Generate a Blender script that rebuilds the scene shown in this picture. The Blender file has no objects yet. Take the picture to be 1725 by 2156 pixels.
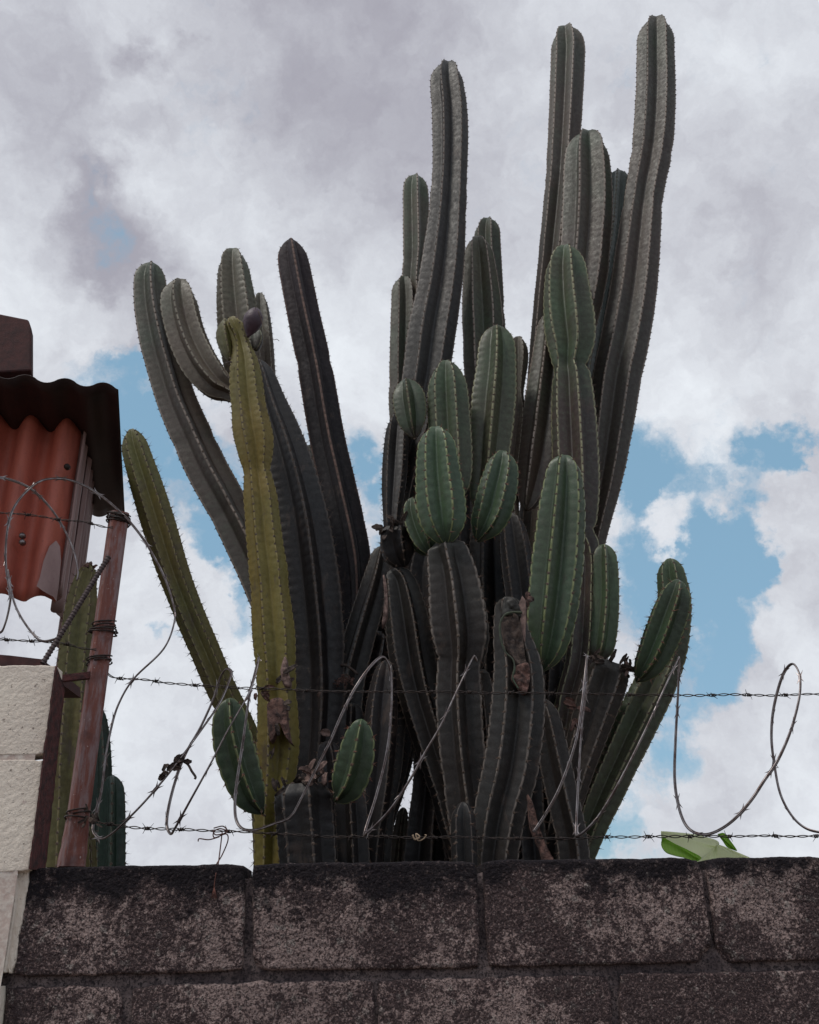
import bpy, math, random
import numpy as np
from mathutils import Vector, noise as mn

random.seed(7); rng = np.random.default_rng(7)
scene = bpy.context.scene
C = bpy.data.collections.new('scene'); scene.collection.children.link(C)

# ------------------------------------------------------------------ camera
F = 1932.0; TH = math.radians(25); AR = math.radians(1.2)      # focal length and angles, for a 1725 x 2156 view
f0 = np.array([0, math.cos(TH), math.sin(TH)]); r0 = np.array([1., 0, 0]); u0 = np.array([0, -math.sin(TH), math.cos(TH)])
RR = math.cos(AR)*r0 - math.sin(AR)*u0; UU = math.cos(AR)*u0 + math.sin(AR)*r0
EYE = np.array([0, 0, 1.72])
def ray(px, py): return f0 + RR*(px-862.5)/F + UU*(1078-py)/F
def P(px, py, Y, k=0.0):                                        # point at distance Y in front (plane y = Y + k x)
    d = ray(px, py); return EYE + d*(Y/(d[1]-k*d[0]))
def depth(p): return float((np.asarray(p)-EYE) @ f0)
def PZ(px, py, z):                                              # point at height z
    d = ray(px, py); return EYE + d*((z-1.72)/d[2])
cam = bpy.data.cameras.new('camera'); co = bpy.data.objects.new('camera', cam); C.objects.link(co)
from mathutils import Matrix
M = Matrix(((RR[0], UU[0], -f0[0], EYE[0]), (RR[1], UU[1], -f0[1], EYE[1]), (RR[2], UU[2], -f0[2], EYE[2]), (0, 0, 0, 1)))
co.matrix_world = M
cam.sensor_fit = 'HORIZONTAL'; cam.sensor_width = 36; cam.lens = F/1725*36; cam.clip_start = .05; cam.clip_end = 5000
scene.camera = co

# ------------------------------------------------------------------ sky, sun, exposure
SUN_EL, SUN_AZ = math.radians(60), math.radians(235)            # azimuth from +Y towards +X: high, from behind the left shoulder
sdir = Vector((math.sin(SUN_AZ)*math.cos(SUN_EL), math.cos(SUN_AZ)*math.cos(SUN_EL), math.sin(SUN_EL)))
scene.view_settings.view_transform = 'Standard'; scene.view_settings.look = 'None'
scene.view_settings.gamma = 1; scene.view_settings.exposure = 0.0; scene.view_settings.use_curve_mapping = False
sl = bpy.data.lights.new('sun', 'SUN'); sl.energy = 1.35; sl.angle = math.radians(10); sl.color = (1, .95, .88)
so = bpy.data.objects.new('sun', sl); C.objects.link(so); so.rotation_euler = sdir.to_track_quat('Z', 'Y').to_euler()

W = bpy.data.worlds.new('World'); scene.world = W; W.use_nodes = True
nt = W.node_tree; nt.nodes.clear()
class NG:                                                       # tiny node helper
    def __init__(s, nt): s.nt = nt
    def n(s, t, **kw):
        x = s.nt.nodes.new(t)
        for k, v in kw.items():
            if k.startswith('i_'):
                key = k[2:]; x.inputs[int(key) if key.isdigit() else key].default_value = v
            else: setattr(x, k, v)
        return x
    def l(s, a, b): s.nt.links.new(a, b)
    def put(s, v, sock):
        if hasattr(v, 'is_output'): s.l(v, sock)
        else: sock.default_value = v
    def math(s, op, a, b=None, c=None, clamp=False):
        x = s.n('ShaderNodeMath', operation=op); x.use_clamp = clamp
        s.put(a, x.inputs[0])
        if b is not None: s.put(b, x.inputs[1])
        if c is not None: s.put(c, x.inputs[2])
        return x.outputs[0]
    def mix(s, f, a, b):
        x = s.n('ShaderNodeMix', data_type='RGBA'); s.put(f, x.inputs[0])
        s.put((*a, 1) if isinstance(a, tuple) and len(a) == 3 else a, x.inputs[6]); s.put((*b, 1) if isinstance(b, tuple) and len(b) == 3 else b, x.inputs[7])
        return x.outputs[2]
    def noise(s, vec, scale, detail=4, rough=.55, dist=0.0):
        x = s.n('ShaderNodeTexNoise', i_Scale=scale, i_Detail=detail, i_Roughness=rough, i_Distortion=dist)
        if vec is not None: s.l(vec, x.inputs['Vector'])
        return x.outputs[0]
    def ramp(s, v, lo, hi, a=0., b=1., smooth=True):
        x = s.n('ShaderNodeMapRange'); x.interpolation_type = 'SMOOTHSTEP' if smooth else 'LINEAR'
        s.put(v, x.inputs[0]); x.inputs[1].default_value = lo; x.inputs[2].default_value = hi; x.inputs[3].default_value = a; x.inputs[4].default_value = b
        return x.outputs[0]
g = NG(nt)
tc = g.n('ShaderNodeTexCoord'); D = tc.outputs['Generated']
nrm = g.n('ShaderNodeVectorMath', operation='NORMALIZE'); g.l(D, nrm.inputs[0]); D = nrm.outputs[0]
wn = g.n('ShaderNodeTexNoise', i_Scale=5.5, i_Detail=6, i_Roughness=.6); g.l(D, wn.inputs['Vector'])
ws = g.n('ShaderNodeVectorMath', operation='SUBTRACT'); g.l(wn.outputs['Color'], ws.inputs[0]); ws.inputs[1].default_value = (.5, .5, .5)
wm = g.n('ShaderNodeVectorMath', operation='SCALE'); g.l(ws.outputs[0], wm.inputs[0]); wm.inputs['Scale'].default_value = .15
wa = g.n('ShaderNodeVectorMath', operation='ADD'); g.l(D, wa.inputs[0]); g.l(wm.outputs[0], wa.inputs[1]); DW = wa.outputs[0]
wn2 = g.n('ShaderNodeTexNoise', i_Scale=19, i_Detail=7, i_Roughness=.62); g.l(D, wn2.inputs['Vector'])
ws2 = g.n('ShaderNodeVectorMath', operation='SUBTRACT'); g.l(wn2.outputs['Color'], ws2.inputs[0]); ws2.inputs[1].default_value = (.5, .5, .5)
wm2 = g.n('ShaderNodeVectorMath', operation='SCALE'); g.l(ws2.outputs[0], wm2.inputs[0]); wm2.inputs['Scale'].default_value = .075
wa2 = g.n('ShaderNodeVectorMath', operation='ADD'); g.l(DW, wa2.inputs[0]); g.l(wm2.outputs[0], wa2.inputs[1]); DW = wa2.outputs[0]
def blobs(lst, vec):
    tot = None
    for (px, py, r, a) in lst:
        d = ray(px, py); d = d/np.linalg.norm(d)
        x = g.n('ShaderNodeVectorMath', operation='DISTANCE'); g.l(vec, x.inputs[0]); x.inputs[1].default_value = tuple(d)
        m = g.ramp(x.outputs['Value'], 0.0, r/2000., a, 0.0)
        tot = m if tot is None else g.math('ADD', tot, m)
    return tot
# openings of blue between the clouds, each where it stands in the sky
gaps = [(300, 860, 190, .8), (245, 725, 90, .6), (390, 1010, 190, .8), (480, 1160, 150, .75), (540, 1290, 110, .5), (160, 770, 70, .25),
        (620, 930, 130, .3), (760, 1010, 130, .8), (800, 1150, 110, .6), (700, 880, 80, .3),
        (185, 440, 95, .24), (190, 490, 80, .22), (235, 545, 80, .24), (150, 370, 60, .3), (300, 60, 55, .33), (320, 95, 50, .33), (215, 270, 50, .33),
        (330, 1350, 80, .6), (260, 1345, 60, .35), (400, 1345, 50, .3),
        (1360, 1010, 150, .8), (1420, 1190, 200, .95), (1560, 1150, 130, .8), (1560, 1290, 130, .7), (1500, 1000, 90, .3), (1650, 960, 95, .6), (1700, 905, 70, .5), (1500, 1420, 150, .7), (1330, 1330, 150, .6),
        (1400, 1560, 110, .5), (1260, 1790, 150, .6), (1330, 1640, 100, .4), (1460, 1770, 80, .35), (1590, 1050, 80, .3), (1350, 1490, 110, .4)]
puffs = [(1440, 1120, 80, .75), (1500, 1130, 45, .35), (1420, 1060, 40, .3), (1680, 1080, 100, .8), (1720, 1000, 60, .6), (1600, 1500, 170, .6), (1690, 1330, 150, .8), (1640, 1170, 50, .4), (300, 1230, 130, .8), (430, 1240, 90, .5), (360, 1480, 140, .6), (1560, 1640, 150, .5)]
hole = blobs(gaps, DW); puff = blobs(puffs, DW)
fine = g.noise(DW, 9, 7, .6)
cov = g.math('SUBTRACT', hole, puff)
# away from the openings in view the same kind of broken cloud goes on, lower in the sky and behind
big = g.noise(D, 2.3, 4, .5)
inview = blobs([(862, 900, 3600, 2.2)], D)
side = g.math('MULTIPLY', g.ramp(big, .50, .64, 0, .75), g.math('SUBTRACT', 1.0, inview, clamp=True))
cov = g.math('ADD', cov, side)
cov = g.math('ADD', cov, g.ramp(fine, .3, .7, -.30, .30, False))
open_ = g.ramp(cov, .14, .62)
sky = g.n('ShaderNodeTexSky', sky_type='NISHITA'); sky.sun_disc = False; sky.sun_elevation = SUN_EL; sky.sun_rotation = SUN_AZ; sky.air_density = 1.0; sky.dust_density = 1.5; sky.ozone_density = 1.0
# cloud brightness
dark = blobs([(760, 120, 620, .40), (1500, 560, 480, .14), (60, 60, 260, .28), (1330, 220, 260, .1), (310, 75, 95, .8), (190, 470, 150, .75), (240, 560, 100, .6), (130, 370, 90, .35), (310, 240, 80, .3), (215, 270, 70, .3), (240, 700, 100, .2), (1700, 880, 160, .25), (720, 330, 260, .1)], DW)
lite = blobs([(1590, 130, 190, .26), (300, 330, 300, .2), (90, 620, 260, .2), (1500, 840, 300, .16), (640, 700, 330, .12), (1620, 1700, 320, .2), (520, 1600, 420, .22), (330, 1200, 180, .2)], DW)
shade = g.math('ADD', g.math('SUBTRACT', lite, dark), g.ramp(g.noise(DW, 5.5, 8, .6), .3, .7, -.38, .38, False))
shade = g.math('ADD', shade, .5)
cl = g.mix(g.ramp(shade, -.30, 1.22), (3.85, 3.8, 4.4), (8.85, 9.3, 9.8))
blue = g.mix(.6, sky.outputs[0], (3.0, 5.4, 7.2))
col = g.mix(open_, cl, blue)
bg = g.n('ShaderNodeBackground'); g.l(col, bg.inputs[0]); bg.inputs[1].default_value = .1
out = g.n('ShaderNodeOutputWorld'); g.l(bg.outputs[0], out.inputs[0])

# ------------------------------------------------------------------ materials
def mat(name):
    m = bpy.data.materials.new(name); m.use_nodes = True
    g = NG(m.node_tree); b = m.node_tree.nodes['Principled BSDF']
    tc = g.n('ShaderNodeTexCoord')
    return m, g, b, tc.outputs['Object']
def bump(g, b, h, strength, dist):
    x = g.n('ShaderNodeBump'); x.inputs['Strength'].default_value = strength; x.inputs['Distance'].default_value = dist
    g.l(h, x.inputs['Height']); g.l(x.outputs[0], b.inputs['Normal'])
def skin(name, old, young, crest=(.16, .135, .11), rough=.5, mott=.5):
    m, g, b, O = mat(name)
    ag = g.n('ShaderNodeAttribute', attribute_name='age').outputs['Fac']
    rb = g.n('ShaderNodeAttribute', attribute_name='rib').outputs['Fac']
    mp = g.n('ShaderNodeMapping'); mp.inputs['Scale'].default_value = (1, 1, .45); g.l(O, mp.inputs[0]); OS = mp.outputs[0]
    n0 = g.noise(O, 2.6, 3, .5); n1 = g.noise(O, 7, 5, .6); n2 = g.noise(O, 60, 5, .7); n3 = g.noise(O, 420, 2, .5); n4 = g.noise(OS, 16, 6, .7)
    a = g.math('ADD', ag, g.ramp(n1, .3, .7, -.3, .3, False), clamp=True)
    c = g.mix(a, young, old)
    c = g.mix(g.math('MULTIPLY', g.ramp(n0, .42, .62), .45), c, tuple(x*y for x, y in zip(old, (1.35, 1.0, .9))))      # reddish bloomed stretches
    c = g.mix(g.math('MULTIPLY', g.ramp(n2, .42, .72), mott), c, tuple(x*.5 for x in old))
    c = g.mix(g.math('MULTIPLY', g.ramp(n2, .5, .3), .3), c, tuple(min(1, x*1.5) for x in young))
    c = g.mix(g.math('MULTIPLY', g.ramp(n3, .55, .8), .25), c, (.14, .13, .12))
    c = g.mix(g.math('MULTIPLY', g.ramp(n4, .56, .70), g.math('ADD', .25, g.math('MULTIPLY', a, .45))), c, (.075, .052, .042))   # corky scars
    c = g.mix(g.math('MULTIPLY', g.ramp(n4, .40, .30), .18), c, tuple(min(1, x*1.9) for x in old))                           # waxy streaks
    wart = g.ramp(g.noise(O, 26, 4, .7), .66, .74)
    c = g.mix(g.math('MULTIPLY', wart, .5), c, (.12, .085, .06))
    e = g.math('MULTIPLY', g.ramp(rb, .87, .96), g.ramp(n2, .35, .6, .45, 1.0))
    c = g.mix(e, c, crest)
    rnd = g.n('ShaderNodeObjectInfo').outputs['Random']
    hs = g.n('ShaderNodeHueSaturation'); g.l(g.ramp(rnd, 0, 1, .78, 1.22, False), hs.inputs['Value']); g.l(c, hs.inputs['Color']); hs.inputs['Saturation'].default_value = 1.08
    g.l(hs.outputs[0], b.inputs['Base Color'])
    g.l(g.ramp(n2, .3, .7, rough-.1, rough+.15, False), b.inputs['Roughness'])
    b.inputs['Specular IOR Level'].default_value = .35
    h = g.math('ADD', g.math('MULTIPLY', n2, .6), g.math('ADD', g.math('MULTIPLY', n3, .25), g.math('MULTIPLY', n4, .8)))
    bump(g, b, h, .3, .004)
    return m
M_ = {}
M_['grey'] = skin('grey_skin', (.066, .055, .046), (.054, .072, .043), (.34, .28, .24))
M_['brown'] = skin('shade_brown_skin', (.023, .0205, .019), (.030, .029, .024), (.19, .16, .14))  # brown, deepened to near black for the shade low in the clump
M_['green'] = skin('green_skin', (.044, .034, .030), (.056, .082, .045), (.25, .24, .15), .45, .4)
M_['fresh'] = skin('fresh_skin', (.032, .044, .030), (.055, .086, .048), (.24, .26, .13), .38, .4)
M_['dark'] = skin('shade_dark_skin', (.014, .012, .0125), (.020, .018, .017), (.12, .10, .09))  # shade inside the clump put into a near-black skin colour
M_['purple'] = skin('shade_purple_skin', (.007, .005, .007), (.018, .009, .012), (.20, .13, .11), .7, .2)  # purple taken almost to black: the stem's unlit look is in its colour
M_['yellow'] = skin('yellow_skin', (.155, .128, .034), (.14, .122, .042), (.26, .21, .09), .5, .5)
M_['olive'] = skin('olive_skin', (.105, .095, .036), (.12, .115, .038), (.24, .20, .10), .5, .5)
M_['deep'] = skin('deep_green_skin', (.020, .034, .026), (.024, .044, .032), (.09, .10, .07), .45, .3)
M_['pale'] = skin('pale_green_skin', (.074, .062, .048), (.082, .088, .058), (.26, .23, .18))
def plain(name, col, rough=.6, metal=0., var=.5, scale=40, col2=None, bmp=.3, bd=.003):
    m, g, b, O = mat(name)
    n = g.noise(O, scale, 6, .65)
    c = g.mix(g.ramp(n, .35, .68), col, col2 if col2 else tuple(x*(1-var) for x in col))
    g.l(c, b.inputs['Base Color']); b.inputs['Roughness'].default_value = rough; b.inputs['Metallic'].default_value = metal
    bump(g, b, n, bmp, bd); return m
M_['areole'] = plain('areole', (.17, .13, .10), .9, col2=(.05, .035, .03), scale=300)
M_['spine'] = plain('spine', (.07, .045, .035), .6, col2=(.16, .09, .06), scale=60)
M_['spine_red'] = plain('young_spine', (.30, .10, .06), .6, col2=(.2, .12, .07), scale=60)
M_['scab'] = plain('dead_tissue', (.19, .10, .08), .9, col2=(.035, .022, .02), scale=55, bmp=.9, bd=.01)
M_['char'] = plain('dry_black_tissue', (.03, .022, .02), .9, col2=(.11, .075, .06), scale=50, bmp=.8, bd=.01)
M_['flake'] = plain('dry_flake', (.26, .17, .145), .85, col2=(.11, .07, .06), scale=60, bmp=.6, bd=.004)
M_['fruit'] = plain('fruit_skin', (.075, .04, .055), .5, col2=(.05, .028, .04), scale=90, bmp=.5)
M_['thread'] = plain('dry_thread', (.12, .08, .05), .9)
M_['wire'] = plain('black_wire', (.018, .014, .014), .6, .3, col2=(.05, .028, .02), scale=200)
M_['galv'] = plain('galvanised', (.30, .27, .27), .38, .85, col2=(.13, .095, .09), scale=45, bmp=.15)
M_['rust'] = plain('rust', (.15, .055, .04), .85, .1, col2=(.06, .025, .022), scale=45, bmp=.7)
M_['darkrust'] = plain('dark_rust', (.10, .028, .026), .9, 0, col2=(.03, .014, .014), scale=60, bmp=.9, bd=.006)
M_['rebar'] = plain('rebar_steel', (.09, .065, .065), .6, .5, col2=(.05, .035, .035), scale=90)
M_['soil'] = plain('soil', (.16, .12, .09), .95, scale=3, bmp=.5, bd=.05)
M_['cap'] = plain('reddish_brown_paint', (.075, .024, .022), .85, col2=(.04, .015, .015), scale=30, bmp=.5)

def post_paint():
    m, g, b, O = mat('worn_post_paint')
    mp = g.n('ShaderNodeMapping'); mp.inputs['Scale'].default_value = (1, 1, .18); g.l(O, mp.inputs[0])
    n = g.noise(mp.outputs[0], 70, 7, .7); n2 = g.noise(O, 9, 4, .6)
    c = g.mix(g.ramp(n, .38, .58), (.24, .16, .16), (.19, .062, .045))
    c = g.mix(g.ramp(n2, .52, .7), c, (.085, .032, .028))
    sp = g.ramp(g.noise(O, 160, 3, .6), .67, .72); c = g.mix(sp, c, (.4, .32, .3))
    g.l(c, b.inputs['Base Color']); b.inputs['Roughness'].default_value = .75; bump(g, b, n, .5, .003); return m
M_['post'] = post_paint()
def sheet_mat(name, base, wear, dark):
    m, g, b, O = mat(name)
    mp = g.n('ShaderNodeMapping'); mp.inputs['Scale'].default_value = (1, 1, .25); g.l(O, mp.inputs[0])
    n = g.noise(mp.outputs[0], 9, 7, .65); n2 = g.noise(O, 130, 5, .7)
    c = g.mix(g.ramp(n, .40, .68), base, wear); c = g.mix(g.math('MULTIPLY', g.ramp(n2, .55, .75), .5), c, dark)
    g.l(c, b.inputs['Base Color']); b.inputs['Roughness'].default_value = .6; bump(g, b, n2, .3, .002); return m
M_['redsheet'] = sheet_mat('faded_red_sheet', (.50, .13, .085), (.33, .085, .058), (.10, .04, .032))
M_['greysheet'] = sheet_mat('bare_pinkish_sheet', (.34, .22, .205), (.25, .15, .14), (.18, .10, .10))
M_['roof'] = sheet_mat('dark_roof_sheet', (.035, .016, .016), (.022, .012, .014), (.06, .025, .022))  # near-black, slightly reddish sheet colour

def concrete():
    m, g, b, O = mat('weathered_concrete')
    geo = g.n('ShaderNodeNewGeometry'); sep = g.n('ShaderNodeSeparateXYZ'); g.l(geo.outputs['Position'], sep.inputs[0])
    PO = geo.outputs['Position']
    v = g.n('ShaderNodeTexVoronoi', i_Scale=260, i_Randomness=1.0); g.l(PO, v.inputs['Vector'])
    v2 = g.n('ShaderNodeTexVoronoi', i_Scale=110, i_Randomness=1.0); g.l(PO, v2.inputs['Vector'])
    vs = g.n('ShaderNodeSeparateColor'); g.l(v.outputs['Color'], vs.inputs[0])
    vs2 = g.n('ShaderNodeSeparateColor'); g.l(v2.outputs['Color'], vs2.inputs[0])
    n1 = g.noise(PO, 9, 6, .65); n2 = g.noise(PO, 70, 7, .75); n3 = g.noise(PO, 230, 5, .75); n4 = g.noise(PO, 3.2, 3, .5)
    n5 = g.noise(PO, 6.5, 5, .62); n6 = g.noise(PO, 330, 3, .6)
    lightp = g.ramp(g.math('ADD', n5, g.math('MULTIPLY', g.math('SUBTRACT', n2, .5), .9)), .47, .63)   # paler, less weathered areas
    base = g.mix(lightp, (.225, .155, .145), (.40, .295, .27))
    base = g.mix(g.math('MULTIPLY', g.ramp(vs.outputs[0], .6, .9), g.ramp(v.outputs['Distance'], .55, .25)), base, (.42, .33, .31))
    base = g.mix(g.math('MULTIPLY', g.ramp(vs2.outputs[1], .93, .96), .8), base, (.40, .34, .31))
    thr = g.math('MULTIPLY', g.math('SUBTRACT', 1.0, lightp), .10)
    blk = g.ramp(g.math('ADD', n3, thr), .50, .58)
    base = g.mix(g.math('MULTIPLY', blk, .85), base, (.036, .025, .027))
    base = g.mix(g.math('MULTIPLY', g.ramp(n6, .54, .66), .9), base, (.024, .018, .020))
    # black mould creeping down from the coping, in patches
    h = g.math('SUBTRACT', sep.outputs[2], g.math('MULTIPLY', g.math('SUBTRACT', n1, .5), .30))
    h = g.math('SUBTRACT', h, g.math('MULTIPLY', g.math('SUBTRACT', n2, .5), .12))
    top = g.ramp(h, 1.765, 1.83)
    pt = g.math('MULTIPLY', g.ramp(n4, .45, .6), g.ramp(n2, .40, .56))
    mould = g.math('MAXIMUM', g.math('MULTIPLY', top, .96), g.math('MULTIPLY', pt, .22))
    keep = g.math('MULTIPLY', g.ramp(vs.outputs[1], .85, .97), .25)
    mould = g.math('SUBTRACT', mould, keep, clamp=True)
    c = g.mix(mould, base, (.016, .013, .016))
    g.l(c, b.inputs['Base Color']); b.inputs['Roughness'].default_value = .95; b.inputs['Specular IOR Level'].default_value = .2
    hh = g.math('ADD', g.math('MULTIPLY', v.outputs['Distance'], -.5), g.math('ADD', g.math('MULTIPLY', n3, .9), g.math('MULTIPLY', n2, .35)))
    bump(g, b, hh, .9, .006); return m
M_['concrete'] = concrete()
def mortar():
    m, g, b, O = mat('mortar'); geo = g.n('ShaderNodeNewGeometry'); PO = geo.outputs['Position']
    n1 = g.noise(PO, 14, 5, .6); n2 = g.noise(PO, 230, 5, .75); n3 = g.noise(PO, 60, 6, .7)
    c = g.mix(g.ramp(n1, .4, .62), (.11, .08, .08), (.24, .18, .17)); c = g.mix(g.ramp(n3, .50, .62), c, (.06, .042, .044)); c = g.mix(g.ramp(n2, .48, .60), c, (.026, .02, .022))
    g.l(c, b.inputs['Base Color']); b.inputs['Roughness'].default_value = .95; bump(g, b, n2, .9, .006); return m
M_['mortar'] = mortar()
def whitepaint():
    m, g, b, O = mat('cream_paint_on_block'); geo = g.n('ShaderNodeNewGeometry'); PO = geo.outputs['Position']
    n2 = g.noise(PO, 90, 5, .7); n1 = g.noise(PO, 8, 4, .6)
    pit = g.ramp(g.noise(PO, 130, 3, .6), .66, .72)
    c = g.mix(g.ramp(n1, .35, .7), (.82, .72, .61), (.72, .62, .53)); c = g.mix(g.math('MULTIPLY', pit, .7), c, (.22, .15, .13))
    g.l(c, b.inputs['Base Color']); b.inputs['Roughness'].default_value = .8
    bump(g, b, g.math('SUBTRACT', n2, pit), .8, .005); return m
M_['white'] = whitepaint()
M_['whitejoint'] = plain('painted_joint', (.50, .38, .33), .9, col2=(.68, .60, .53), scale=70, bmp=.6)

def leafmat(name, a, b_, tr):
    m, g, b, O = mat(name)
    w = g.n('ShaderNodeTexWave', i_Scale=28, i_Distortion=1.5); g.l(O, w.inputs[0])
    c = g.mix(g.math('MULTIPLY', w.outputs['Fac'], .35), a, b_)
    g.l(c, b.inputs['Base Color']); b.inputs['Roughness'].default_value = .45
    t = g.n('ShaderNodeBsdfTranslucent'); g.l(c, t.inputs[0]); ms = g.n('ShaderNodeMixShader'); ms.inputs[0].default_value = tr
    g.l(b.outputs[0], ms.inputs[1]); g.l(t.outputs[0], ms.inputs[2]); g.l(ms.outputs[0], m.node_tree.nodes['Material Output'].inputs[0]); return m
M_['leaf'] = leafmat('banana_leaf', (.36, .58, .10), (.50, .62, .2), .6)
M_['leafpale'] = leafmat('banana_leaf_underside', (.80, .84, .62), (.84, .86, .66), .7)

# ------------------------------------------------------------------ mesh helpers
def link(name, me, m=None, parent=None, **props):
    o = bpy.data.objects.new(name, me); C.objects.link(o)
    if m is not None and me is not None and not me.materials: me.materials.append(m)
    if parent is not None: o.parent = parent
    for k, v in props.items(): o[k] = v
    return o
def thing(name, label, cat, loc=(0, 0, 0), group=None):
    o = link(name, None); o.location = loc; o['label'] = label; o['category'] = cat
    if group: o['group'] = group
    bpy.context.view_layer.update(); return o
def nmesh(name, V, Fq, smooth=True, attrs=None, offset=(0, 0, 0)):
    V = np.asarray(V, dtype=np.float32) - np.asarray(offset, dtype=np.float32)
    me = bpy.data.meshes.new(name)
    if isinstance(Fq, np.ndarray):
        k = Fq.shape[1]; n = len(Fq)
        me.vertices.add(len(V)); me.vertices.foreach_set('co', V.ravel())
        me.loops.add(n*k); me.loops.foreach_set('vertex_index', Fq.astype(np.int32).ravel())
        me.polygons.add(n); me.polygons.foreach_set('loop_start', np.arange(0, n*k, k, dtype=np.int32))
        me.update(calc_edges=True); me.validate()
    else:
        me.from_pydata([tuple(map(float, v)) for v in V], [], Fq); me.update()
    if smooth: me.shade_smooth()
    for k, a in (attrs or {}).items():
        at = me.attributes.new(k, 'FLOAT', 'POINT'); at.data.foreach_set('value', np.asarray(a, dtype=np.float32))
    return me
def catmull(pts, per=12):
    pts = np.asarray(pts, float); P0 = np.vstack([2*pts[0]-pts[1], pts, 2*pts[-1]-pts[-2]]); out = []
    for i in range(len(pts)-1):
        a, b, c, d = P0[i:i+4]
        for t in np.linspace(0, 1, per, endpoint=False):
            out.append(.5*((2*b)+(-a+c)*t+(2*a-5*b+4*c-d)*t*t+(-a+3*b-3*c+d)*t**3))
    out.append(pts[-1]); return np.array(out)
def resample(L, step):
    seg = np.linalg.norm(np.diff(L[:, :3], axis=0), axis=1); s = np.r_[0, np.cumsum(seg)]
    n = max(4, int(s[-1]/step)); t = np.linspace(0, s[-1], n+1)
    return np.stack([np.interp(t, s, L[:, k]) for k in range(L.shape[1])], 1), t
def norm(a): return a/(np.linalg.norm(a, axis=-1, keepdims=True)+1e-12)
def grid_faces(nr, nc, wrap=True):
    i = np.arange(nr-1)[:, None]; j = np.arange(nc if wrap else nc-1)[None]
    a = i*nc+j; b = i*nc+(j+1) % nc
    return np.stack([a, b, b+nc, a+nc], -1).reshape(-1, 4)
def tube(L, r, sides=6, twist=0.0, flat=1.0, prof=None):         # swept tube, closed ends
    L = np.asarray(L, float); n = len(L); T = norm(np.gradient(L, axis=0))
    N = np.zeros_like(L); v = np.cross(T[0], [0.3, 1, .2]); v = v/np.linalg.norm(v)
    for i in range(n):
        v = v - T[i]*(v@T[i]); v = v/np.linalg.norm(v); N[i] = v
    B = np.cross(T, N); a = np.arange(sides)*2*np.pi/sides
    r = np.broadcast_to(np.asarray(r, float), (n,))
    tw = np.arange(n)*twist
    ca = np.cos(a)[None]; sa = np.sin(a)[None]*flat
    ct = np.cos(tw)[:, None]; st = np.sin(tw)[:, None]
    x = ca*ct-sa*st; y = ca*st+sa*ct
    V = L[:, None]+r[:, None, None]*(x[..., None]*N[:, None]+y[..., None]*B[:, None])
    return V.reshape(-1, 3), grid_faces(n, sides)
class Acc:                                                       # gathers shapes into one mesh
    def __init__(s): s.V = []; s.F = []; s.n = 0
    def add(s, V, Fq):
        V = np.asarray(V, float); s.V.append(V)
        for f in (Fq.tolist() if isinstance(Fq, np.ndarray) else Fq): s.F.append([i+s.n for i in f])
        s.n += len(V)
    def tube(s, L, r, sides=6, **k):
        V, Fq = tube(L, r, sides, **k); n0 = len(V)//sides
        s.add(V, Fq); b = s.n-len(V); s.F.append([b+i for i in range(sides)][::-1]); s.F.append([b+(n0-1)*sides+i for i in range(sides)])
    def build(s, name, smooth=True, offset=(0, 0, 0)):
        return nmesh(name, np.vstack(s.V), s.F, smooth, offset=offset)

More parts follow.
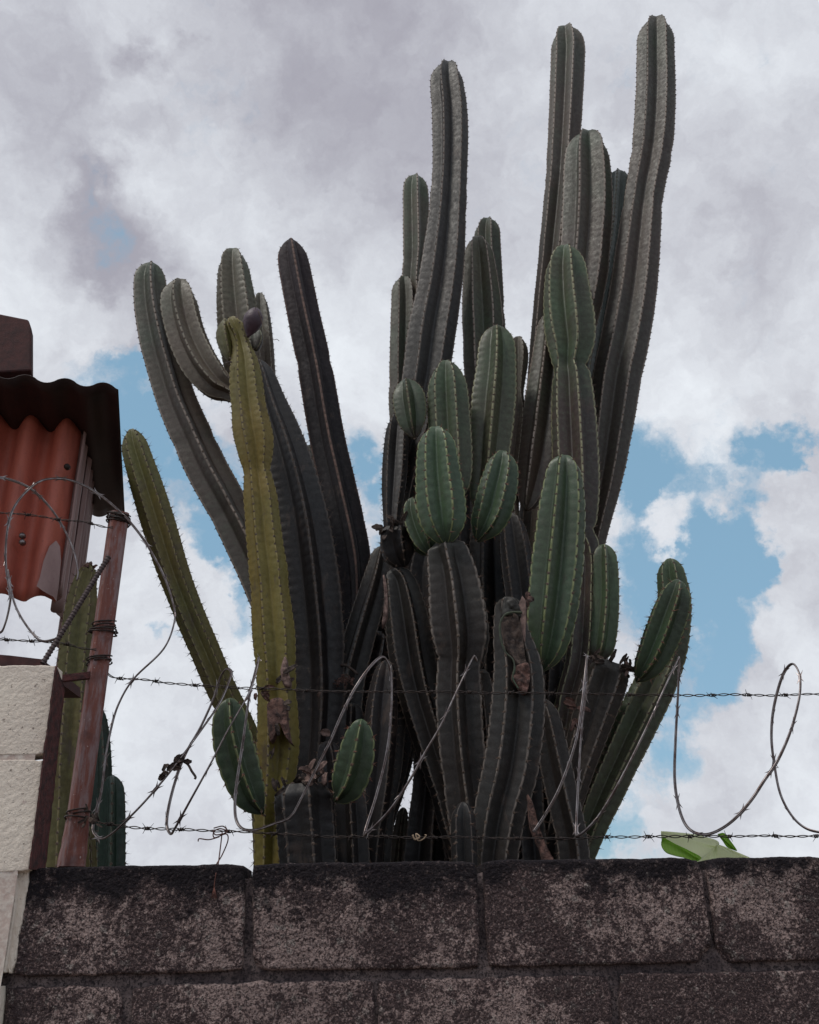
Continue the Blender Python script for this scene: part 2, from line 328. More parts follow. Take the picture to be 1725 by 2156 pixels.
# ------------------------------------------------------------------ ground and wall
gv = [(-900, -900, 0), (900, -900, 0), (900, 900, 0), (-900, 900, 0)]
link('ground', nmesh('ground', gv, [[0, 1, 2, 3]], False), M_['soil'], kind='structure')
WY, WK = 1.80, .06
def WP(px, py, back=0.0): return P(px, py, WY+back, WK)
wn_ = np.array([WK, -1, 0]); wn_ = wn_/np.linalg.norm(wn_)       # towards the camera
def fbm(p, s, o=4):
    return mn.fractal(Vector(p)*s, .7, 2.1, o)
def block(name, quad, m, parent, back=0.0, nu=150, nv=72, rnd=.007, thick=.14, rough=.0019, chips=(), edge=.0016, seed=0, corner=.0035):
    q = [WP(x, y, back) for x, y in quad]                       # tl, tr, br, bl
    # real outline lines, sampled; world grid
    W_ = np.linalg.norm(q[1]-q[0]); H_ = np.linalg.norm(q[3]-q[0])
    du = lambda n: .5-.5*np.cos(np.linspace(0, np.pi, n))*.0 + 0
    us = np.linspace(0, 1, nu); vs = np.linspace(0, 1, nv)
    e = rnd/W_; us = np.unique(np.r_[np.linspace(0, e, 5), np.linspace(e, 1-e, nu-8), np.linspace(1-e, 1, 5)])
    e = rnd/H_; vs = np.unique(np.r_[np.linspace(0, e, 5), np.linspace(e, 1-e, nv-8), np.linspace(1-e, 1, 5)])
    nu, nv = len(us), len(vs); V = np.zeros((nv, nu, 3))
    for j, v in enumerate(vs):
        for i, u in enumerate(us):
            p = (1-u)*(1-v)*q[0]+u*(1-v)*q[1]+u*v*q[2]+(1-u)*v*q[3]
            ed = min(u, 1-u)*W_; ev = min(v, 1-v)*H_
            # rounded corner: pull outline inwards
            sx = 1 if u < .5 else -1; sy = 1 if v < .5 else -1
            kx = max(0, 1-ed/.03); ky = max(0, 1-ev/.03); c = kx*ky*corner
            n1 = max(-1, min(1, .7*fbm(p+seed, 22, 5)))
            px = sx*(c+edge*n1*(ed < .03)*(1-ed/.03)); pz = sy*(c+edge*fbm(p*1.0+seed+7, 26, 5)*(ev < .03)*(1-max(0, ev)/.03))
            d = min(ed, ev); rr_ = rnd*(1.0+.4*n1)
            h = 0 if d > rr_ else -(rr_-math.sqrt(max(0, rr_*rr_-(rr_-d)**2)))
            for (cu, cv, cr, cd) in chips:
                dd = math.hypot((u-cu)*W_, (v-cv)*H_)/cr
                if dd < 1.3: h -= cd*max(0, 1-dd*dd*(1+.5*n1))
            h += rough*(fbm(p+seed, 70, 4)*.5+.3*fbm(p+3, 14, 3)) + rough*.9*mn.noise(Vector(p)*230)
            V[j, i] = p + wn_*h + np.array([px, 0, -pz])
    idx = np.arange(nu*nv).reshape(nv, nu); Fq = grid_faces(nv, nu, False).tolist()
    V = V.reshape(-1, 3)
    loop = list(idx[0, :])+list(idx[1:, -1])+list(idx[-1, -2::-1])+list(idx[-2:0:-1, 0])
    b0 = len(V); V = np.vstack([V, V[loop]-wn_*thick]); L = len(loop)
    for k in range(L): Fq.append([loop[k], b0+k, b0+(k+1) % L, loop[(k+1) % L]])
    Fq.append([b0+k for k in range(L)])
    Fq = [list(map(int, f))[::-1] for f in Fq]
    off = np.array([np.mean([p[0] for p in q]), q[0][1], q[3][2]])
    o = link(name, nmesh(name, V, Fq, True, offset=off), m, parent); o.location = off
    return o
wall = thing('concrete_block_wall', 'blackened grey concrete block wall with mouldy top course across the bottom', 'wall')
top = [((60, 1826), (516, 1819), (513, 2046), (22, 2058)), ((530, 1818), (1004, 1812), (1012, 2040), (532, 2044)),
       ((1016, 1811), (1478, 1806), (1506, 2026), (1029, 2039)), ((1488, 1806), (1985, 1802), (2005, 2016), (1514, 2028))]
chips = [[], [(0, 1, .018, .012), (.62, 1, .014, .006)], [(1, 1, .032, .02), (1, 0, .02, .012)], [(0, 0, .02, .012), (0, 1, .03, .016)]]
for i, q in enumerate(top): block('block', q, M_['concrete'], wall, seed=i*3.1, chips=chips[i], nu=190, nv=96)
low = [((10, 2078), (257, 2076), (253, 2290), (-12, 2292)), ((276, 2076), (789, 2062), (791, 2280), (272, 2290)), ((795, 2062), (1285, 2052), (1300, 2262), (800, 2280)), ((1303, 2050), (1815, 2040), (1840, 2250), (1316, 2262))]
for i, q in enumerate(low): block('block', q, M_['concrete'], wall, back=.004, seed=20+i*2.3, nu=150, nv=60, edge=.003, rnd=.006, chips=[(1, 0, .02, .008)] if i in (0, 2) else [])
# lower courses and the part beyond the frame: plain blocks down to the ground
for r in range(7):
    zt = WP(500, 2290)[2]-r*.19
    for c in range(6):
        x0 = -1.35+(.2 if r % 2 else 0)+c*.42
        me_v = []
        for dx, dz in ((0, 0), (.405, 0), (.405, -.178), (0, -.178)):
            for dy in (0, .14): me_v.append((x0+dx, WY+WK*(x0+dx)+dy, zt+dz))
        if zt-.178 < 0.0: continue
        bo = link('block', nmesh('block', me_v, [[0, 2, 4, 6], [7, 5, 3, 1], [0, 1, 3, 2], [2, 3, 5, 4], [4, 5, 7, 6], [6, 7, 1, 0]], False), M_['concrete'], wall)
acc = Acc()
def slab(x0, x1, z0, z1, y0, y1, nx=160, nz=60, amp=.003):       # rough-faced slab following the wall
    V = []; 
    for j in range(nz):
        z = z0+(z1-z0)*j/(nz-1)
        for i in range(nx):
            x = x0+(x1-x0)*i/(nx-1); h = amp*fbm((x, 0, z), 30, 4)
            V.append((x, y0+WK*x-h, z+ (amp*1.5*fbm((x, 3, z), 40, 4) if j == nz-1 else 0)))
    n = len(V); Fq = [f for f in grid_faces(nz, nx, False).tolist()]
    t0 = (nz-1)*nx; 
    for i in range(nx): V.append((V[t0+i][0], y1+WK*V[t0+i][0], V[t0+i][2]))
    for i in range(nx-1): Fq.append([t0+i, t0+i+1, n+i+1, n+i])
    return V, Fq
z_bot = 0.0; ztop = WP(900, 1826)[2]
acc.add(*slab(-1.45, 1.35, WP(500, 2200)[2], ztop-.012, WY+.013, WY+.13, 420, 60))
acc.add(*slab(-1.45, 1.35, 0, WP(500, 2200)[2], WY+.010, WY+.13, 30, 4))
link('mortar', acc.build('mortar'), M_['mortar'], wall)

pillar = thing('cream_painted_pillar', 'cream painted concrete block pillar standing left of the dark wall', 'pillar', (-.9, 1.78, 0))
inv = lambda o: o
def reparent(o, root):
    o.parent = root; o.location = Vector(o.location)-root.location
for q, bk, sd in [(((-300, 1404), (119, 1400), (93, 1590), (-300, 1594)), -.020, 50), (((-300, 1604), (92, 1599), (62, 1836), (-300, 1842)), -.020, 54)]:
    reparent(block('block', q, M_['white'], None, back=bk, seed=sd, rough=.0007, edge=.0015, nu=150, nv=80, rnd=.003, thick=.045, corner=.002), pillar)
q = ((-300, 1850), (40, 1846), (13, 2052), (-300, 2070)); reparent(block('block', q, M_['white'], None, back=-.014, seed=59, rough=.0009, edge=.0015, nu=120, nv=80, rnd=.003, thick=.045, corner=.002), pillar)
q = ((-300, 2088), (5, 2074), (-22, 2290), (-300, 2300)); reparent(block('block', q, M_['white'], None, back=-.014, seed=61, rough=.0009, edge=.0015, nu=90, nv=60, rnd=.003, thick=.045, corner=.002), pillar)
reparent(block('paint_strip', ((40, 1812), (66, 1812), (26, 2058), (12, 2054)), M_['white'], None, back=-.004, seed=66, rough=.0012, edge=.004, nu=24, nv=90, rnd=.002, thick=.1), pillar)
acc = Acc(); xa = WP(-300, 1500)[0]; xb = WP(100, 1500)[0]-.004
v_, f_ = slab(xa, xb+.001, 0, WP(60, 1406)[2]-.006, WY-.0185, WY+.03, 90, 160, .0015); acc.add(v_, f_)
link('mortar', acc.build('mortar', offset=tuple(pillar.location)), M_['whitejoint'], pillar)

def prism(poly, depthvec, name=None):                            # closed prism from a 3-D outline
    n = len(poly); V = [np.array(p) for p in poly]+[np.array(p)+depthvec for p in poly]
    Fq = [list(range(n))[::-1], list(range(n, 2*n))]+[[i, (i+1) % n, n+(i+1) % n, n+i] for i in range(n)]
    return V, Fq
def solid(name, poly, dv, m, parent=None, smooth=False, rootloc=None, bevel=0, **props):
    V, Fq = prism(poly, np.array(dv, float)); off = np.mean(V[:len(poly)], axis=0) if parent is None else np.array(rootloc if rootloc is not None else (0, 0, 0))
    o = link(name, nmesh(name, V, Fq, smooth, offset=off), m, parent, **props)
    if parent is None: o.location = off
    if bevel:
        md = o.modifiers.new('bevel', 'BEVEL'); md.width = bevel; md.segments = 2
    return o
# rusty steel strip between pillar and cactus
acc = Acc(); 
def PX(px, py, x): d = ray(px, py); return EYE + d*(x/d[0])
xj = P(118, 1402, 1.78-.02, .06)[0]+.004
a0 = PX(119, 1402, xj); a1 = PX(137, 1448, xj); b0 = PX(64, 1830, xj); b1 = PX(96, 1836, xj)
nrow = 60; V = []
for j in range(nrow):
    t = j/(nrow-1)
    pl = a0*(1-t)+b0*t; pr = a1*(1-t)+b1*t
    for i in range(7):
        s = i/6; p = pl*(1-s)+pr*s; V.append(p+np.array([.0012*fbm(p, 60, 4), .003*fbm(p, 35, 4) if i in (0, 6) else 0, 0]))
Fq = grid_faces(nrow, 7, False); acc.add(V, Fq.tolist())
acc.add([v+np.array([-.003, 0, 0]) for v in V], [f[::-1] for f in Fq.tolist()])
n = len(V)
for j in range(nrow-1): acc.F.append([j*7+6, (j+1)*7+6, n+(j+1)*7+6, n+j*7+6]); acc.F.append([j*7, n+j*7, n+(j+1)*7, (j+1)*7])
acc.F.append([0, 1, 2, 3, 4, 5, 6, n+6, n+5, n+4, n+3, n+2, n+1, n])
o = link('steel_door_jamb', acc.build('steel_door_jamb', True, offset=b0), M_['darkrust'], label='dark red rusty steel strip running down the edge of the cream pillar', category='steel strip'); o.location = b0
o = solid('steel_cover_plate', [P(-60, 1374, 1.95), P(20, 1380, 1.95), P(88, 1388, 1.95), P(90, 1412, 1.95), P(-60, 1412, 1.95)], (0, .25, 0), M_['cap'], label='thin dark maroon plate lying on top of the cream pillar', category='plate')

# ------------------------------------------------------------------ shed
PH = math.radians(14); e1 = np.array([math.cos(PH), math.sin(PH), 0]); e2 = np.array([-math.sin(PH), math.cos(PH), 0]); ez = np.array([0, 0, 1.])
K = P(116, 1258, 2.50); ZT = 3.23
shed = thing('corrugated_shed', 'red corrugated sheet shed with dark overhanging roof at the left', 'shed', tuple(K-np.array([0, 0, K[2]-0.0])))
SO = np.array(shed.location)
def corr(name, org, ax, up, length, hts, m, lam=.10, amp=.016, wav=1.0, thick=.002, ph=0.0, nx=None, skew=0.0):
    # corrugated sheet: runs along ax, ribs along up; hts(s) -> (low, high)
    nx = nx or max(8, int(length/lam*12)); nz = 14; nn = np.cross(ax, up); V = []
    for k in (0, 1):
        for i in range(nx+1):
            s = length*i/nx; lo, hi = hts(s)
            w = math.sin(2*math.pi*s/lam+ph); w = amp*(math.copysign(abs(w)**.8, w))
            for j in range(nz+1):
                t = j/nz; h = lo+(hi-lo)*t
                dent = .003*mn.noise(Vector((s*9, h*6, ph)))
                V.append(org+ax*(s+skew*h)+up*h+nn*(w*wav+dent+k*thick))
    c = nz+1; N = (nx+1)*c; Fq = []
    for i in range(nx):
        for j in range(nz):
            a = i*c+j; Fq.append([a, a+c, a+c+1, a+1]); Fq.append([N+a, N+a+1, N+a+c+1, N+a+c])
        Fq.append([i*c, N+i*c, N+(i+1)*c, (i+1)*c]); Fq.append([i*c+nz, (i+1)*c+nz, N+(i+1)*c+nz, N+i*c+nz])
    for j in range(nz):
        Fq.append([j, j+1, N+j+1, N+j]); a = nx*c+j; Fq.append([a, N+a, N+a+1, a+1])
    return link(name, nmesh(name, V, Fq, True, offset=SO), m, shed)
KB = np.array([K[0], K[1], 0])
def hf(s): return (K[2]+.006*math.sin(s*60)+.02*(s < .9)*mn.noise(Vector((s*8, 0, 3)))-.008*(s > 1.25), ZT)
corr('wall_sheet', KB-e1*1.4, e1, ez, 1.4, hf, M_['redsheet'], lam=.105, amp=.031, ph=2.2)
# bare pinkish scrap lapped over the corner
sc = [(112, 1256), (118, 1266), (122, 1240), (128, 1180), (126, 1150), (118, 1138), (104, 1150), (92, 1180), (84, 1215), (77, 1234), (90, 1244), (100, 1250)]
solid('patch_sheet', [P(x, y, 2.465+.06*(118-x)/60*-1) for x, y in sc], (0, .003, 0), M_['greysheet'], shed, rootloc=SO)
def hs(lo, a=.02, f=25): return lambda s: (lo+a*math.sin(s*f+1), ZT)
corr('side_sheet', KB+e2*.004, e2, ez, .15, hs(2.63, .018, 60), M_['greysheet'], lam=.075, amp=.016, ph=.6)
corr('side_sheet', KB+e2*.15+e1*.008, e2, ez, .16, hs(2.56, .015, 45), M_['greysheet'], lam=.075, amp=.016, ph=.2)
corr('side_sheet', KB+e2*.31-e1*.004, e2, ez, .17, hs(2.52, .015, 40), M_['greysheet'], lam=.085, amp=.016, ph=1.1)
rn = P(250, 816, 2.30); rf = P(264, 1088, 3.08); vdir = rf-rn; vl = np.linalg.norm(vdir); vdir = vdir/vl
ea = norm(np.cross(vdir, np.cross(e1, vdir))); ea = ea if ea@e1 > 0 else -ea
e1r = e1
corr('roof_sheet', rn-e1r*1.5-vdir*0, e1r, vdir, 1.5, lambda s: (0.0, vl), M_['roof'], lam=.108, amp=.011, ph=-1.6)
acc = Acc()
for (x, y) in [(49, 1130), (49, 1144), (143, 985)]:
    p = P(x, y, 2.56); acc.tube([p, p-np.array([0, .012, 0])], .006, 8)
link('bolt', acc.build('bolt', offset=SO), M_['galv'], shed) if False else None
for (x, y) in [(49, 1130), (49, 1144), (143, 985)]:
    a = Acc(); p = P(x, y, 2.45); a.tube([p, p-np.array([0, .012, 0]), p-np.array([0, .016, 0])], [.009, .009, .004], 8); link('bolt', a.build('bolt', offset=SO), M_['galv'] if y > 1000 else M_['wire'], shed)
# frame inside so the shed stands
for (a, b_) in ((1.3, .1),):
    q = KB-e1*a+e2*b_; solid('frame_post', [q, q+e1*.05, q+e1*.05+e2*.05, q+e2*.05], (0, 0, ZT-.03), M_['darkrust'], shed, rootloc=SO)
# timber block on the roof
bl = P(66, 781, 2.36); bt = [P(-120, 790, 2.36), P(66, 780, 2.36), P(66, 690, 2.36), P(60, 672, 2.36), P(0, 660, 2.36), P(-120, 655, 2.36)]
tb = solid('ridge_beam', bt, tuple(e2*.05), M_['cap'], bevel=.006, label='dark red timber beam end on a short stub above the shed roof', category='beam')
solid('stub_post', [P(-14, 776, 2.40), P(8, 776, 2.40), P(8, 812, 2.40), P(-14, 812, 2.40)], (0, .05, 0), M_['cap'], tb, rootloc=tb.location)

# ------------------------------------------------------------------ cactus stems
def stemrefs(L):
    T = norm(np.gradient(L, axis=0)); T = norm(np.vstack([np.repeat(T[17:18], 17, 0), T[17:]])) if len(T) > 24 else T; mid = L[len(L)//3]; ref = norm(np.array([EYE[0]-mid[0], EYE[1]-mid[1], -.2*(mid[1])])); Fv = norm(ref-T*(T@ref)[:, None]); S = np.cross(Fv, T)   # S points to image left/right
    return T, Fv, S
SP_V = None
def make_stem(parent, pts, Yt, Yb, m='grey', n=5, ph=36., v=.52, sp=.026, ground=False, tip='dome', base='plain', age0=.3, crn=.045, spines=1, pw=1.35, young_sp=False, label=None, off=None, step=.0065, wob=.012, agek=1.1):
    pts = np.array(pts, float); Ls = np.r_[0, np.cumsum(np.linalg.norm(np.diff(pts[:, :2], axis=0), axis=1))]; Ls /= Ls[-1]
    c = catmull(np.c_[pts, Yt+(Yb-Yt)*Ls], 10)
    W3 = []
    for x, y, hw, Y in c:
        p = P(x, y, Y); W3.append([*p, max(.5, hw)*depth(p)/F])
    W3 = np.array(W3)
    if ground:
        d = W3[-1, :3]-W3[-8, :3]; d = d/np.linalg.norm(d)
        if d[2] > -.75: d = norm(np.array([d[0]*.6, d[1]*.6, -.8]))
        zz = W3[-1, 2]; k = 8
        ext = [[*(W3[-1, :3]+d*(zz+.05)/-d[2]*t), W3[-1, 3]] for t in np.linspace(1/k, 1, k)]
        W3 = np.vstack([W3, ext])
    vis_end = np.linalg.norm(np.diff(W3[:, :3], axis=0), axis=1).sum()-(1.6 if ground else 0)
    s3 = np.r_[0, np.cumsum(np.linalg.norm(np.diff(W3[:, :3], axis=0), axis=1))]; dn = .07 if tip == 'dome' else .02
    s = np.r_[dn*(np.arange(16)/16)**2, np.arange(dn, s3[-1]-step*.5, step), s3[-1]]
    L = np.stack([np.interp(s, s3, W3[:, k]) for k in range(4)], 1); R = L[:, 3]*1.03; L = L[:, :3]; nr = len(L)
    # thin out rings below the wall top where nothing shows
    keep = np.ones(nr, bool)
    if ground: keep = (L[:, 2] > 1.75) | (np.arange(nr) % 12 == 0) | (np.arange(nr) == nr-1)
    T, Fv, S = stemrefs(L); Rt = float(np.interp(.08, s, R))
    half = [0, .055, .13, .24, .40, .62, .82]
    tt = half+[1.0]+[x for x in half[:0:-1]]; side = [1]*(len(half)+1)+[-1]*(len(half)-1)
    ang = []; tl = []
    for k in range(n):
        for t_, sd in zip(tt, side):
            a = (k+ (t_*.5 if sd == 1 else 1-t_*.5))*2*np.pi/n; ang.append(a); tl.append(t_)
    ang = np.array(ang)+math.radians(ph); tl = np.array(tl)
    kk = ((ang-math.radians(ph))*n/(2*np.pi)+.5).astype(int) % n
    gx = (1-tl)**pw; gx = np.where(tl < .06, .985*gx**.4, gx); gx[tl == 0] = 1.0
    env = np.ones(nr)
    if tip == 'dome':
        Ld = max(Rt*(1.15 if L[0, 2] < 3.3 else 1.75), .012); u = np.clip(s/Ld, 0, 1); env = np.maximum(.03, np.power(1-(1-u)**2.05, .5))
    elif tip == 'flat':
        Ld = R[min(nr-1, 6)]*.35; u = np.clip(s/Ld, 0, 1); env = .75+.25*u
    if base == 'round':
        tot = s[-1]; Lb = R[max(0, nr-20)]*1.1; u = np.clip((tot-s)/Lb, 0, 1); env = env*np.maximum(.16, np.power(1-(1-u)**2.2, .5))
    sd0 = random.random()*50
    pr_ = v+(1-v)*gx; ss_ = np.sin(ang)*pr_; hi_, lo_ = ss_.max(), ss_.min(); ext = (hi_-lo_)/2
    R = R/ext/1.03; L = L - S*((hi_+lo_)/2*R*np.minimum(env, 1))[:, None]
    # slow irregular swelling
    wobn = np.array([1+wob*mn.noise(Vector((sd0, x*9, 0)))*2 for x in s])
    r0_ = R*env*wobn
    per = sp*(1+.12*math.sin(sd0))
    for _ in range(int(min(3, s[-1]/.8))):                        # growth constrictions
        sq = random.uniform(.6, max(.65, s[-1]-1.2)); wobn = wobn-random.uniform(.02, .06)*np.exp(-((s-sq)/.035)**2)
    r0_ = R*env*wobn
    offk = np.array([random.random() for _ in range(n)]) if n > 0 else None
    ribjit = np.array([1+.05*(random.random()-.5) for _ in range(n)])
    cph = s[:, None]/per+offk[kk][None]
    sc_ = np.abs(np.sin(np.pi*cph))
    cren = 1+crn*(sc_**.6-.8)*np.exp(-(tl/.42)**2)[None]
    furrow = 1-min(.012, .25*crn)*(1-sc_**.5)*np.exp(-((tl-.45)/.3)**2)[None]
    vv = v*np.ones(nr); vv = v+(.88-v)*np.clip(1-s/(R*.9), 0, 1)**1.3
    prof = (vv[:, None]+(1-vv[:, None])*gx[None]*ribjit[kk][None])
    rad = r0_[:, None]*prof*cren*furrow
    if tip == 'dome':                                            # ribs keep apart where they arch over the top
        notch = np.clip(1-s/(R*.9), 0, 1)[:, None]*(1-gx[None]); rad = rad*(1-.10*notch)
    # the crests rise a little beyond the centre at the tip
    lift = np.zeros(nr)
    if tip == 'dome': lift = .0*R*np.clip(1-s/(R*.9), 0, 1)
    V = L[:, None]+rad[..., None]*(np.cos(ang)[None, :, None]*Fv[:, None]+np.sin(ang)[None, :, None]*S[:, None])
    V = V + T[:, None]*(lift[:, None]*(1-gx[None]))[..., None]
    rib = np.broadcast_to(1-tl, (nr, len(tl)))
    age = np.broadcast_to(np.clip(np.clip(age0+s*agek, 0, 1)+(np.clip(1-(s[-1]-s)/.06, 0, 1)*1.3 if base == 'round' else 0), 0, 1)[:, None], (nr, len(tl)))
    K_ = np.where(keep)[0]; V2 = V[K_].reshape(-1, 3); nc = len(tl)
    off = np.array(parent.location) if parent is not None else np.zeros(3)
    # closed ends
    Vx = np.vstack([V2, V[0].mean(0)-T[0]*(.0 if tip != 'dome' else -.02*R[0]), V[-1].mean(0)])
    Fq = grid_faces(len(K_), nc); ia, ib = len(V2), len(V2)+1
    last = (len(K_)-1)*nc
    tri = [[ia, (j+1) % nc, j, j] for j in range(nc)]; tri2 = [[ib, last+j, last+(j+1) % nc, last+(j+1) % nc] for j in range(nc)]
    fl = Fq.tolist()+[t[:3] for t in tri]+[t[:3] for t in tri2]
    me = nmesh('stem', Vx, fl, True, {'rib': np.r_[rib[K_].ravel(), .5, .5], 'age': np.r_[age[K_].ravel(), age0, 1]}, offset=off)
    st = link('stem', me, M_[m], parent)
    if label: st['label'] = label
    # areoles with spines along every crest
    AV = []; AF = []; SV = []; SF = []
    oct_ = np.array([[1, 0, 0], [0, 1, 0], [-1, 0, 0], [0, -1, 0], [0, 0, 1.], [.7, .7, .3], [-.7, .7, .3], [-.7, -.7, .3], [.7, -.7, .3]])
    of = [[0, 5, 4], [5, 1, 4], [1, 6, 4], [6, 2, 4], [2, 7, 4], [7, 3, 4], [3, 8, 4], [8, 0, 4]]
    send = s[-1] if not ground else s[-1]
    for k in range(n):
        col = k*len(tt); nmax = int(s[-1]/per)+2
        for j in range(nmax):
            sj = (j-offk[k])*per
            if sj < .12*Rt or sj > s[-1]: continue
            i = min(nr-1, int(np.searchsorted(s, sj))); p = V[i, col]
            if p[2] < 1.80: continue
            a = ang[col]; nrm_ = math.cos(a)*Fv[i]+math.sin(a)*S[i]; tg = T[i]
            if nrm_ @ norm(EYE-p) < -.55: continue
            bi = np.cross(nrm_, tg); rr = .0031+.014*R[i]+.0008*random.random()
            b0 = len(AV)*9
            AV.append(p-nrm_*.0012+rr*(oct_[:, :1]*tg+oct_[:, 1:2]*bi+oct_[:, 2:]*nrm_*.8)); AF += [[x+b0 for x in f] for f in of]
            if spines:
                for q in range(3 if random.random() < .6 else 4):
                    d = norm(nrm_*(.5+.6*random.random())+tg*random.uniform(-.9, .9)+bi*random.uniform(-.9, .9)); ln = random.uniform(.007, .018)*spines
                    w = .0008; x1 = np.cross(d, tg); x1 = norm(x1)*w; x2 = np.cross(d, x1)
                    b1 = len(SV)*4; SV.append(np.array([p+x1, p-.5*x1+.86*x2, p-.5*x1-.86*x2, p+d*ln])); SF += [[b1, b1+1, b1+3], [b1+1, b1+2, b1+3], [b1+2, b1, b1+3]]
    if AV: link('areoles', nmesh('areoles', np.vstack(AV), AF, True, offset=off), M_['areole'], st, kind='stuff')
    if SV: link('spines', nmesh('spines', np.vstack(SV), SF, False, offset=off), M_['spine_red' if young_sp else 'spine'], st, kind='stuff')
    return st, (L, R, T, Fv, S)

def curl_flake(acc, p, u, w, nrm_, ln, wd, curl, seed=0):        # a dried curled strip with thickness
    nu, nv = 9, 5; V = []
    for s_ in (0, 1):
        for i in range(nu):
            t = i/(nu-1)
            for j in range(nv):
                q = j/(nv-1)-.5; ww = wd*math.sin(math.pi*(.12+.80*t))**.6*(1+.35*mn.noise(Vector((t*4+seed, q*3, 1))))
                z = curl*ln*(math.sin(t*2.6)*.5+q*q*1.6)+.10*ln*mn.noise(Vector((t*5, q*5, seed)))
                V.append(np.array(p)+u*ln*t+w*ww*q+nrm_*(z+s_*.0015))
    c = nv; N = nu*nv; Fq = []
    for i in range(nu-1):
        for j in range(nv-1):
            a = i*c+j; Fq.append([a, a+1, a+c+1, a+c]); Fq.append([N+a, N+a+c, N+a+c+1, N+a+1])
        Fq.append([i*c, (i+1)*c, N+(i+1)*c, N+i*c]); a = i*c+nv-1; Fq.append([a, N+a, N+a+c, a+c])
    for j in range(nv-1): Fq.append([j, N+j, N+j+1, j+1]); a = (nu-1)*c+j; Fq.append([a, a+1, N+a+1, N+a])
    acc.add(V, Fq)
def ragged(parent, px, py, Y, wpx, hpx, count, m='char', name='dried_tissue', flake=(12, 30), seed=1, tilt=0.0):
    rs = random.Random(seed); a = Acc(); lone = count <= 6
    for k in range(count):
        if lone: a = Acc()
        x = px+rs.uniform(-1, 1)*wpx; y = py+rs.uniform(-1, 1)*hpx+tilt*(x-px); p = P(x, y, Y+rs.uniform(-.01, .04)); sc = depth(p)/F
        th = rs.uniform(0, 6.28); u = norm(np.array([math.cos(th), rs.uniform(-.5, .3), math.sin(th)])); nn = norm(np.array([rs.uniform(-.5, .5), -1, rs.uniform(-.3, .6)])); w = norm(np.cross(u, nn)); nn = np.cross(w, u)
        curl_flake(a, p, u, w, nn, rs.uniform(*flake)*sc, rs.uniform(.35, .8)*flake[0]*1.3*sc, rs.uniform(.1, .6), k)
        if lone: o = link('dry_flake', a.build('dry_flake', True, offset=parent.location), M_[m], parent)
    if lone: return o
    off = parent.location
    o = link(name, a.build(name, True, offset=off), M_[m], parent); return o
def patch(parent, poly, Y, m, name, dep=.006, lip=None, yfun=None):     # irregular scab with relief, lying on a stem
    pp = np.array(poly, float); cx, cy = pp.mean(0); n = len(pp); rings = 9; pc = catmull(np.vstack([pp, pp[:1]]), 6)[:-1]; n = len(pc); V = []
    for r in range(rings):
        t = 1-r/(rings-1)
        for (x, y) in pc:
            X = cx+(x-cx)*t; Yp = cy+(y-cy)*t; yy = Y if yfun is None else yfun(X, Yp)
            p = P(X, Yp, yy); e = dep if t > .93 else 0
            rel = (.006*fbm(p, 45, 4) if t < .95 else 0)
            V.append(p+np.array([0, -(rel+(-.010*(1-t)**.3 if lip else 0)) - (0 if t > .99 else dep), 0]))
    Fq = grid_faces(rings, n).tolist(); b0 = len(V)
    for i in range(n): V.append(V[i]+np.array([0, .03, 0]))
    for i in range(n): Fq.append([i, b0+i, b0+(i+1) % n, (i+1) % n])
    Fq.append(list(range((rings-1)*n, rings*n)))
    return link(name, nmesh(name, V, Fq, True, offset=parent.location), M_[m], parent)

main = thing('columnar_cactus', 'large clump of grey-green columnar cactus rising behind the middle of the wall', 'cactus', (P(1000, 1800, 2.9)[0], 2.9, 0))
S_ = []
def st(*a, **k): return make_stem(main, *a, **k)
# tall stems
st([(1381, 40, 36), (1381, 120, 39), (1381, 200, 41), (1374, 310, 42), (1356, 414, 40), (1345, 510, 45), (1333, 616, 49), (1315, 720, 51), (1298, 800, 51), (1284, 900, 48), (1268, 1010, 42), (1246, 1120, 34), (1215, 1260, 34), (1180, 1420, 36), (1160, 1600, 38)], 3.1, 3.05, 'grey', 6, -24, ground=True, sp=.034, spines=.6, v=.55, pw=1.45, crn=.020)
st([(1192, 58, 32), (1196, 100, 35), (1196, 132, 36), (1190, 264, 35), (1181, 396, 34), (1168, 528, 33), (1155, 660, 33), (1144, 792, 33), (1138, 900, 33), (1130, 1010, 30), (1120, 1150, 32), (1110, 1400, 34)], 3.35, 3.2, 'grey', 6, -40, ground=True, sp=.032, spines=.4, v=.55, pw=1.45, crn=.020)
st([(1302, 360, 22), (1299, 420, 27), (1290, 520, 28), (1270, 620, 30), (1252, 740, 30), (1235, 860, 30), (1220, 1000, 28)], 3.5, 3.3, 'deep', 5, 0, sp=.03, ground=False, spines=.5)
st([(1236, 280, 42), (1237, 352, 48), (1238, 410, 51), (1236, 470, 52), (1231, 540, 51), (1224, 610, 48), (1213, 680, 42), (1202, 750, 34), (1195, 820, 26)], 3.15, 3.08, 'grey', 6, -14, sp=.034, base='round', age0=.0, spines=.7, v=.55, pw=1.45, crn=.020)
st([(1192, 519, 37), (1191, 572, 44), (1194, 630, 51), (1199, 682, 54), (1203, 725, 50), (1201, 758, 40), (1200, 776, 33), (1203, 798, 41), (1206, 850, 46), (1210, 930, 49), (1214, 1020, 49), (1216, 1090, 42), (1215, 1122, 36), (1232, 1160, 32), (1236, 1220, 34), (1228, 1380, 36), (1205, 1480, 36), (1185, 1620, 38)], 2.95, 2.85, 'green', 6, 18, ground=True, sp=.034, agek=3.3, age0=-1.7, crn=.04, v=.5)
st([(1160, 655, 24), (1158, 730, 34), (1148, 830, 41), (1137, 920, 45), (1127, 985, 40), (1116, 1040, 26), (1108, 1075, 16)], 3.08, 3.0, 'grey', 5, 55, base='round', sp=.032, spines=.8)
